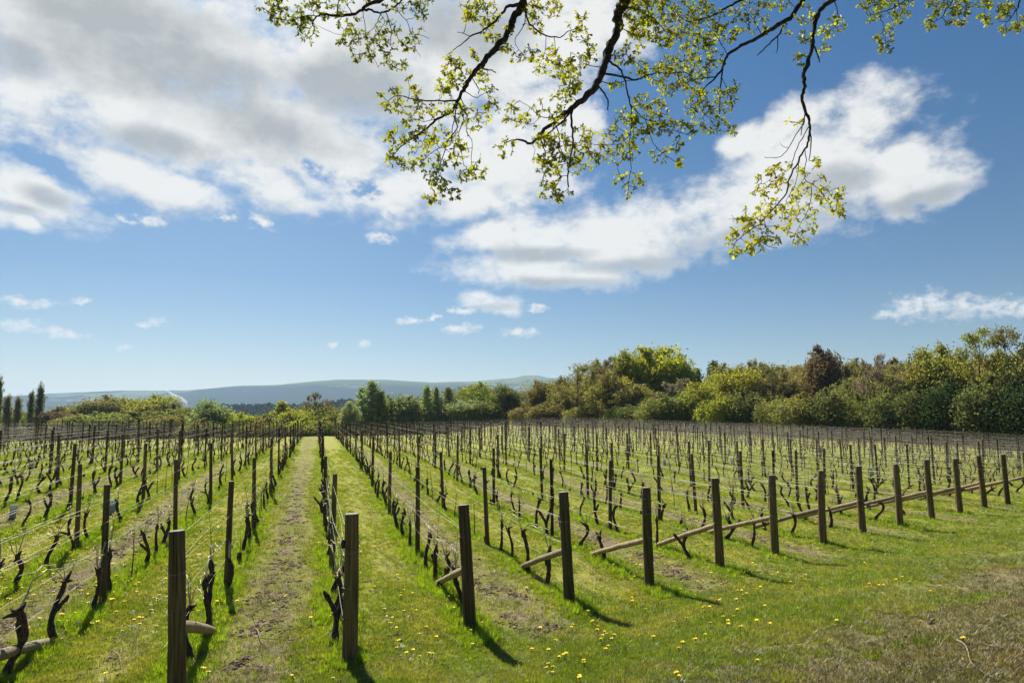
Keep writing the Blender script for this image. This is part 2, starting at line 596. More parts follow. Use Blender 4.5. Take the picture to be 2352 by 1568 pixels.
M_GRASS_S = leafmat('short_grass', (0.15, 0.235, 0.022), (0.35, 0.40, 0.040), (0.42, 0.40, 0.085), 0.48, nscale=1.3)
M_GRASS_L = leafmat('lush_grass', (0.20, 0.32, 0.020), (0.42, 0.52, 0.035), (0.33, 0.42, 0.030), 0.58, nscale=2.0)
M_GRASS_D = leafmat('dry_grass', (0.42, 0.36, 0.20), (0.23, 0.19, 0.09), (0.30, 0.24, 0.13), 0.25, tcol=(1, 0.9, 0.6))
M_GRASS_P = leafmat('path_grass', (0.15, 0.16, 0.035), (0.26, 0.23, 0.08), (0.30, 0.23, 0.11), 0.40, nscale=0.9)
M_FOL = leafmat('tree_foliage', None, None, None, 0.55, use_obj=True, tcol=(1.0, 1.0, 0.66), nscale=0.25, gloss=0.0)
M_OAKLEAF = leafmat('oak_leaf', (0.14, 0.18, 0.013), (0.48, 0.50, 0.030), (0.31, 0.30, 0.025), 0.68, tcol=(1.0, 1.0, 0.28), tgain=1.0, nscale=3.0)
M_BUD = leafmat('vine_bud_leaf', (0.30, 0.30, 0.10), (0.45, 0.42, 0.20), (0.36, 0.28, 0.12), 0.5)
M_DANYEL = leafmat('dandelion_petals', (0.88, 0.70, 0.006), (0.94, 0.80, 0.012), (0.90, 0.74, 0.01), 0.4, tcol=(1, 1, 0.5))
M_DANGRN = leafmat('dandelion_green', (0.07, 0.14, 0.03), (0.10, 0.18, 0.04), (0.08, 0.15, 0.03), 0.4)
M_SEED = leafmat('dandelion_clock', (0.45, 0.45, 0.42), (0.55, 0.55, 0.52), (0.45, 0.45, 0.42), 0.5, tcol=(1, 1, 1))
M_GUARD = leafmat('guard_plastic', (0.62, 0.68, 0.70), (0.7, 0.75, 0.76), (0.6, 0.66, 0.68), 0.4, tcol=(1, 1, 1))


# ------------------------------------------------------------------ ground
def ground_mat():
    m, t, out = new_mat('field_ground')
    co = t.add('ShaderNodeTexCoord').outputs['Object']
    x, y, z = t.sep(co)
    p = t.math('ADD', t.math('MULTIPLY', x, CN), t.math('MULTIPLY', y, SN))
    a = t.math('ADD', t.math('MULTIPLY', x, -SN), t.math('MULTIPLY', y, CN))
    s = t.math('SUBTRACT', t.math('SUBTRACT', a, 7.8), t.math('MULTIPLY', p, 0.43))
    nb = t.noise(co, 0.35, 4, 0.55)
    nm = t.noise(co, 1.6, 5, 0.6)
    nf = t.noise(co, 14.0, 6, 0.65)
    nff = t.noise(co, 60.0, 4, 0.7)
    nst = t.noise(t.comb(t.math('MULTIPLY', p, 3.0), t.math('MULTIPLY', a, 0.5), 0.0), 1.0, 4, 0.6)   # streaks along the rows
    kf = t.math('MINIMUM', t.math('DIVIDE', t.math('SUBTRACT', p, 0.35), 1.68),
                t.math('ADD', 3.0, t.math('DIVIDE', t.math('SUBTRACT', p, 5.39), 1.82)))
    kw = t.math('ADD', kf, t.math('MULTIPLY', t.math('SUBTRACT', nm, 0.5), 0.16))
    fl = t.math('FLOOR', kw)
    fr = t.math('SUBTRACT', kw, fl)
    dc = t.math('ABSOLUTE', t.math('SUBTRACT', fr, 0.5))          # 0 in the alley centre, .5 under the vines
    dirty = t.math('ABSOLUTE', t.math('SUBTRACT', fl, t.math('MULTIPLY', 2.0, t.math('FLOOR', t.math('DIVIDE', fl, 2.0)))))
    green = t.mix(t.ramp(nm, 0.35, 0.65), (0.15, 0.172, 0.026), (0.285, 0.27, 0.052))
    green = t.mix(t.math('MULTIPLY', t.ramp(nf, 0.45, 0.7), 0.55), green, (0.33, 0.32, 0.09))
    green = t.mix(t.math('MULTIPLY', t.ramp(nff, 0.5, 0.75), 0.5), green, (0.028, 0.045, 0.010))
    green = t.mix(t.math('MULTIPLY', t.math('SUBTRACT', 1.0, dirty), t.math('MULTIPLY', t.ramp(dc, 0.45, 0.2), 0.5)), green, (0.36, 0.36, 0.05))
    green = t.mix(t.ramp(s, 0.6, -0.8), green, t.mix(1.0, green, (0.66, 0.84, 0.80), 'MULTIPLY'))
    soil = t.mix(t.ramp(nf, 0.35, 0.65), (0.085, 0.058, 0.034), (0.27, 0.205, 0.120))
    soil = t.mix(t.ramp(nff, 0.45, 0.7), soil, (0.36, 0.30, 0.20))
    # alleys: worn soil and dry stalks
    am = t.math('ADD', t.math('MULTIPLY', t.ramp(dc, 0.34, 0.06), t.math('ADD', 0.28, t.math('MULTIPLY', dirty, 0.62))),
                t.math('MULTIPLY', t.math('SUBTRACT', nst, 0.5), 1.5))
    am = t.math('ADD', am, t.math('MULTIPLY', t.math('SUBTRACT', nf, 0.5), 1.1))
    am = t.math('MULTIPLY', t.ramp(t.math('ADD', am, t.math('MULTIPLY', t.math('SUBTRACT', nm, 0.5), 1.9)), 0.68, 1.12), t.ramp(s, -0.9, 0.6))
    am = t.math('MULTIPLY', am, t.ramp(s, 34.0, 6.0, 0.45, 1.0))
    # track across the headland
    tw = t.math('ADD', s, t.math('MULTIPLY', t.math('SUBTRACT', nb, 0.5), 3.0))
    pm = t.ramp(tw, -2.7, -4.7)
    pathc = t.mix(t.ramp(nm, 0.3, 0.7), (0.14, 0.14, 0.05), (0.25, 0.195, 0.10))
    pathc = t.mix(t.math('MULTIPLY', t.ramp(nf, 0.45, 0.66), 0.6), pathc, (0.24, 0.19, 0.12))
    c = t.mix(am, green, soil)
    c = t.mix(t.math('MULTIPLY', pm, 0.9), c, pathc)
    # meadow beyond the field, then far countryside
    farc = t.mix(t.ramp(t.noise(co, 0.006, 4), 0.45, 0.55), (0.045, 0.07, 0.02), (0.10, 0.14, 0.035))
    c = t.mix(t.ramp(s, 95.0, 130.0), c, farc)
    h = t.math('ADD', t.math('MULTIPLY', nf, 1.0), t.math('MULTIPLY', nff, 0.5))
    principled(t, out, c, 0.95, spec=0.08, normal=bump(t, h, 0.9, 0.05))
    return m


def spaced(parts):
    o = [parts[0][0]]
    for a, b, st in parts:
        n = max(1, int(round((b - a) / st)))
        o += list(np.linspace(a, b, n + 1)[1:])
    return np.array(o)


ys = spaced([(-40, 2, 6), (2, 30, 0.35), (30, 100, 1.0), (100, 300, 8), (300, 1600, 50), (1600, 7500, 400)])
us = np.concatenate([np.linspace(-60, -1.2, 8)[:-1], np.linspace(-1.2, 1.2, 161), np.linspace(1.2, 60, 8)[1:]])
# lateral position: straight fan that never collapses near the camera
width = np.maximum(ys, 8.0)
X = us[None, :] * width[:, None]
X = np.clip(X, -9000, 9000)
Yg = np.repeat(ys[:, None], len(us), axis=1)
Z = terrain_np(X, Yg)
V = np.stack([X, Yg, Z], -1).reshape(-1, 3)
ny, nx = X.shape
ii = (np.arange(ny - 1)[:, None] * nx + np.arange(nx - 1)[None, :]).ravel()
Fq = np.stack([ii, ii + 1, ii + 1 + nx, ii + nx], -1)
gr = link_mesh('ground', np_mesh('ground', V, Fq, ground_mat(), True))
tag(gr, 'grassy vineyard field with bare soil streaks between the rows and a worn track', None, None, 'structure')

# ------------------------------------------------------------------ the downs
def hills_mat():
    m, t, out = new_mat('downland')
    co = t.add('ShaderNodeTexCoord').outputs['Object']
    n = t.noise(co, 0.0016, 6, 0.6)
    n2 = t.noise(co, 0.008, 6, 0.65)
    z = t.sep(co)[2]
    v = t.math('ADD', n, t.math('MULTIPLY', t.math('SUBTRACT', n2, 0.5), 0.35))
    wood = t.ramp(v, 0.43, 0.47)
    c = t.mix(t.noise(co, 0.003, 2), (0.095, 0.125, 0.06), (0.165, 0.18, 0.095))
    c = t.mix(wood, c, (0.016, 0.026, 0.014))
    top = t.ramp(z, 205.0, 260.0)
    c = t.mix(t.math('MULTIPLY', top, 0.5), c, (0.13, 0.17, 0.055))
    principled(t, out, c, 1.0, spec=0.0)
    return m


RX = [-900, -300, 0, 120, 280, 430, 500, 560, 640, 700, 760, 820, 900, 1000, 1100, 1150, 1185, 1205, 1235, 1262, 1300, 1500, 2000, 2700, 3500]
RY = [935, 922, 912, 905, 897, 897, 892, 888, 886, 880, 876, 874, 876, 880, 877, 872, 869, 863, 863, 869, 868, 872, 885, 905, 930]
uu = np.linspace(-1.3, 1.5, 420)
rr = spaced([(2900, 5200, 70), (5200, 6600, 200)])
U, R = np.meshgrid(uu, rr)
ridge = np.interp(U * F + CX, RX, RY)
ztop = 2.7 + (965 - ridge) / F * 5000.0
t_ = np.clip((R - 3000) / 2000.0, 0, 1.0)
prof = t_ * t_ * (3 - 2 * t_)
prof = np.where(R > 5000, 1 - 0.4 * (R - 5000) / 1600.0, prof)
rip = np.zeros_like(R)
for i in range(R.shape[0]):
    for j in range(R.shape[1]):
        xx, yy = U[i, j] * R[i, j], R[i, j]
        rip[i, j] = mnoise.fractal(Vector((xx * 0.0013, yy * 0.0011, 3.3)), 1.0, 2.0, 5)
bumpy = rip * 34.0 * np.sin(np.pi * np.clip(t_, 0, 1)) + rip * 4.0 * (R > 4900)
Zh = -27 + (ztop + 27) * prof + bumpy
V = np.stack([U * R, R, Zh], -1).reshape(-1, 3)
ny, nx = R.shape
ii = (np.arange(ny - 1)[:, None] * nx + np.arange(nx - 1)[None, :]).ravel()
hl = link_mesh('hills', np_mesh('hills', V, np.stack([ii, ii + 1, ii + 1 + nx, ii + nx], -1), hills_mat(), True))
tag(hl, 'long hazy blue line of downland hills patched with woods', None, None, 'structure')

# ------------------------------------------------------------------ leaves / tree prototypes
rs = np.random.RandomState(7)


def quads(P, size, rng, flat=0.0, asp=0.6):
    """leaf-sized quads at points P with random orientation"""
    n = len(P)
    d = rng.normal(size=(n, 3)); d[:, 2] *= (1 - flat)
    d /= np.linalg.norm(d, axis=1, keepdims=True)
    r = rng.normal(size=(n, 3))
    e = np.cross(d, r); e /= np.linalg.norm(e, axis=1, keepdims=True)
    s = (size * rng.uniform(0.6, 1.35, n))[:, None]
    a = d * s; b = e * s * asp
    V = np.stack([P - a, P + b * 1.0, P + a, P - b], 1)
    return V.reshape(-1, 3)


def branch_tree(seed, H, levels, spread, trunk_h, r0, up=0.3, nkids=(3, 5), droop=0.0, trunk_to=0.9):
    """recursive limbs -> list of (pts, radii) and the twig tip points"""
    rng = random.Random(seed)
    tubes, tips = [], []

    def grow(p, d, L, r, lv):
        n = 5 if lv < 2 else 4
        pts, rad = [p.copy()], [r]
        dd = d.copy()
        for i in range(n):
            dd = (dd + Vector((rng.uniform(-1, 1), rng.uniform(-1, 1), rng.uniform(-1, 1) + up - droop * lv)) * 0.17).normalized()
            p = p + dd * L / n
            pts.append(p.copy()); rad.append(r * (1 - 0.62 * (i + 1) / n))
        tubes.append((pts, rad, lv))
        if lv >= levels:
            tips.extend(pts[1:])
            return
        if lv >= levels - 1: tips.append(pts[-1])
        for _ in range(rng.randint(*nkids)):
            q = rng.uniform(0.35, 1.0)
            i = min(n - 1, int(q * n))
            b = pts[i].lerp(pts[i + 1], q * n - i if q < 1 else 1)
            ax = Vector((rng.gauss(0, 1), rng.gauss(0, 1), rng.gauss(0, 0.5))).normalized()
            nd = (dd + ax * spread + Vector((0, 0, up * 0.5))).normalized()
            grow(b, nd, L * rng.uniform(0.5, 0.78), rad[i] * 0.6, lv + 1)

    pts, rad = [], []
    p = Vector((0, 0, 0))
    nst = 7
    for i in range(nst + 1):
        q = i / nst
        pts.append(Vector((rng.uniform(-1, 1) * 0.02 * H * q, rng.uniform(-1, 1) * 0.02 * H * q, H * trunk_to * q)))
        rad.append(r0 * (1.0 - 0.8 * q) * (1.25 if i == 0 else 1))
    tubes.append((pts, rad, 0))
    nl = 9
    for i in range(nl):
        q = trunk_h + (0.97 - trunk_h) * i / (nl - 1)
        qq = q * nst
        j = min(nst - 1, int(qq))
        b = pts[j].lerp(pts[j + 1], qq - j)
        an = i * 2.4 + rng.uniform(-0.4, 0.4)
        nd = Vector((math.cos(an), math.sin(an), 0.35 + 0.9 * q)).normalized()
        grow(b, nd, H * (0.36 * (1 - q * 0.55)), r0 * 0.42 * (1 - q * 0.5), 1)
    return tubes, tips


def proto_broad(seed, nleaf, fill=1.0, leaf=0.02, sparse=False, bottom=0.18, nlobes=26, rad=0.42):
    """unit-height tree. Returns (crown mesh, trunk mesh)"""
    rng = np.random.RandomState(seed)
    tubes, tips = branch_tree(seed, 1.0, 3 if sparse else 2, 0.75, 0.22, 0.028, up=0.45, trunk_to=0.75)
    zm = max(q.z for q in tips)
    for pts, r, lv in tubes:
        for q in pts: q.z *= 0.92 / zm
    tips = [q for pts, r, lv in tubes if lv >= 2 for q in pts[1:]]
    mb = MB()
    for pts, r, lv in tubes:
        mb.tube(pts, [max(q, 0.0016) for q in r], 5 if lv == 0 else 3, cap=False)
    trunk = mb.mesh('trunk', [M_TRUNK])
    # billowing lobes set round an uneven ellipsoid
    zc, zh = (bottom + 0.97) / 2, (0.97 - bottom) / 2
    L = []
    for i in range(nlobes):
        zz = 1 - 2 * (i + 0.5) / nlobes
        a = i * 2.39996 + rng.uniform(-0.5, 0.5)
        rr = max(0, 1 - abs(zz) ** 2.8) ** (1 / 2.8)
        q = rng.uniform(0.42, 0.66) if rng.rand() < 0.75 else rng.uniform(0.1, 0.5)
        low = 1.0 if zz > -0.3 else 0.85
        L.append((rr * math.cos(a) * q * rad * low, rr * math.sin(a) * q * rad * low, zc + zz * q * zh, rng.uniform(0.34, 0.52) * rad))
    pts = []
    per = int(nleaf * (0.78 if sparse else 0.88) / len(L))
    for (x, y, z, r) in L:
        q = rng.normal(size=(per, 3)); q /= np.linalg.norm(q, axis=1, keepdims=True)
        sh = rng.uniform(0.25, 1.0, per) ** 0.5 * (1 + 0.12 * rng.normal(size=per))
        q = q * (r * sh)[:, None]; q[:, 2] *= min(1.0, 0.85 * zh / rad)
        pts.append(q + np.array([x, y, z]))
    tp = np.array([tuple(t) for t in tips])
    inside = ((tp[:, 0] / rad) ** 2 + (tp[:, 1] / rad) ** 2 + ((tp[:, 2] - zc) / zh) ** 2) < 1.15
    if inside.sum() > 20: tp = tp[inside]
    m = int(nleaf * (0.28 if sparse else 0.12))
    pts.append(tp[rng.randint(0, len(tp), m)] + rng.normal(scale=0.015, size=(m, 3)))
    P = np.concatenate(pts)
    # ragged gaps from a 3-D noise through the crown
    sc_, hs_ = 13.0, np.zeros(len(P))
    for k_, w_ in ((1.0, 0.6), (2.3, 0.4)):
        Q = P * sc_ * k_ + seed * 3.7
        I = np.floor(Q); Fr = Q - I; Fr = Fr * Fr * (3 - 2 * Fr)
        acc = np.zeros(len(P))
        for dx in (0, 1):
            for dy in (0, 1):
                for dz in (0, 1):
                    hh = (np.abs(np.sin((I[:, 0] + dx) * 127.1 + (I[:, 1] + dy) * 311.7 + (I[:, 2] + dz) * 74.7)) * 43758.5453) % 1
                    acc += hh * (Fr[:, 0] if dx else 1 - Fr[:, 0]) * (Fr[:, 1] if dy else 1 - Fr[:, 1]) * (Fr[:, 2] if dz else 1 - Fr[:, 2])
        hs_ += acc * w_
    P = P[hs_ > (0.385 if sparse else 0.27)]
    P = P[(P[:, 2] > 0.01)]
    P[:, 2] *= 0.985 / np.percentile(P[:, 2], 99.7)
    Vv = quads(P, leaf, rng, asp=0.65)
    n = len(P)
    crown = np_mesh('crown', Vv, np.arange(n * 4).reshape(n, 4), M_FOL)
    return crown, trunk


def proto_bare(seed, nleaf, leaf=0.012):
    rng = np.random.RandomState(seed)
    tubes, tips = branch_tree(seed, 1.0, 4, 0.80, 0.14, 0.022, up=0.55, nkids=(3, 4))
    zm = max(q.z for q in tips)
    rm = sorted(math.hypot(q.x, q.y) for q in tips)[int(len(tips) * 0.97)]
    for pts, r, lv in tubes:
        for q in pts: q.z *= 0.99 / zm; q.x *= 0.42 / rm; q.y *= 0.42 / rm
    tips = [q for pts, r, lv in tubes if lv >= 3 for q in pts[1:]]
    mb = MB()
    fine = MB()
    for pts, r, lv in tubes:
        (mb if lv < 2 else fine).tube(pts, [max(q, 0.0013) for q in r], 4 if lv < 2 else 3, cap=False)
    trunk = mb.mesh('trunk', [M_TRUNK])
    tp = np.array([tuple(t) for t in tips])
    sel = tp[rng.randint(0, len(tp), nleaf)] + rng.normal(scale=0.011, size=(nleaf, 3))
    Vv = quads(sel, leaf, rng)
    me = fine.mesh('crown', [M_TRUNK, M_FOL], False)
    # join the fine twigs and the young leaves
    nv = len(me.vertices)
    V0 = np.empty(nv * 3); me.vertices.foreach_get('co', V0)
    F0 = [tuple(f) for f in fine.f]
    F1 = [tuple(nv + i * 4 + j for j in range(4)) for i in range(nleaf)]
    m2 = bpy.data.meshes.new('crown')
    m2.from_pydata(np.concatenate([V0.reshape(-1, 3), Vv]).tolist(), [], F0 + F1)
    m2.materials.append(M_TRUNK); m2.materials.append(M_FOL)
    m2.polygons.foreach_set('material_index', [0] * len(F0) + [1] * len(F1))
    m2.update()
    return m2, trunk


def proto_column(seed, nleaf, wid, cone=False, leaf=0.016):
    rng = np.random.RandomState(seed)
    tubes = [([Vector((0, 0, z / 6)) for z in range(7)], [0.018 * (1 - z / 6.5) for z in range(7)], 0)]
    P = []
    nb = 90
    for i in range(nb):
        z = 0.08 + 0.9 * (i / nb) ** 0.95
        w = wid * ((1.04 - (z - 0.08) / 0.95) ** 1.0 * 1.25 if cone else math.sin(math.pi * min(1.0, (z + 0.12) * 0.86)) ** 0.5) * rng.uniform(0.45, 1.3)
        an = i * 2.399
        rise = 0.02 if cone else 0.16
        e = Vector((math.cos(an) * w, math.sin(an) * w, z + rise * rng.uniform(0.6, 1.2)))
        tubes.append(([Vector((0, 0, z)), e * 0.5 + Vector((0, 0, z * 0.5 - 0.01)), e], [0.005, 0.003, 0.0015], 2))
        m = int(nleaf / nb * (0.3 + 1.3 * w / wid))
        q = rng.uniform(0.15, 1.05, m)[:, None]
        P.append(np.array([0, 0, z]) * (1 - q) + np.array(tuple(e)) * q + rng.normal(scale=(0.020, 0.020, 0.014), size=(m, 3)))
    mb = MB()
    for pts, r, lv in tubes: mb.tube(pts, r, 4, cap=False)
    P = np.concatenate(P)
    P = P[P[:, 2] > 0.02]
    n = len(P)
    return np_mesh('crown', quads(P, leaf, rng), np.arange(n * 4).reshape(n, 4), M_FOL), mb.mesh('trunk', [M_TRUNK])


PROTO = {
    'broad': [proto_broad(s, 24000, leaf=0.0150, nlobes=30, bottom=0.10) for s in (11, 12, 13, 14)],
    'sparse': [proto_broad(s, 22000, leaf=0.0120, sparse=True, nlobes=30, bottom=0.10) for s in (21, 22, 23)],
    'bare': [proto_bare(s, 5200, 0.0085) for s in (31, 32)],
    'bush': [proto_broad(s, 24000, leaf=0.0185, bottom=-0.12, nlobes=26, rad=0.55) for s in (41, 42)],
    'poplar': [proto_column(s, 6200, 0.085, leaf=0.012) for s in (51, 52)],
    'silver': [proto_broad(s, 15000, leaf=0.0135, sparse=True, nlobes=26, bottom=0.02, rad=0.32) for s in (55, 56)],
    'conical': [proto_column(s, 7500, 0.27, cone=True, leaf=0.013) for s in (61, 62)],
}
PRAD = {'broad': 0.44, 'sparse': 0.44, 'bare': 0.40, 'bush': 0.60, 'poplar': 0.12, 'silver': 0.33, 'conical': 0.25}

YG, MG, OL, DG, BR, GO, SI, CO_, PU, DK = ((0.215, 0.235, 0.048), (0.138, 0.155, 0.058), (0.155, 0.155, 0.064), (0.094, 0.108, 0.046), (0.150, 0.140, 0.070),
                                 (0.175, 0.190, 0.050), (0.18, 0.22, 0.12), (0.105, 0.086, 0.060), (0.19, 0.165, 0.155), (0.03, 0.048, 0.026))
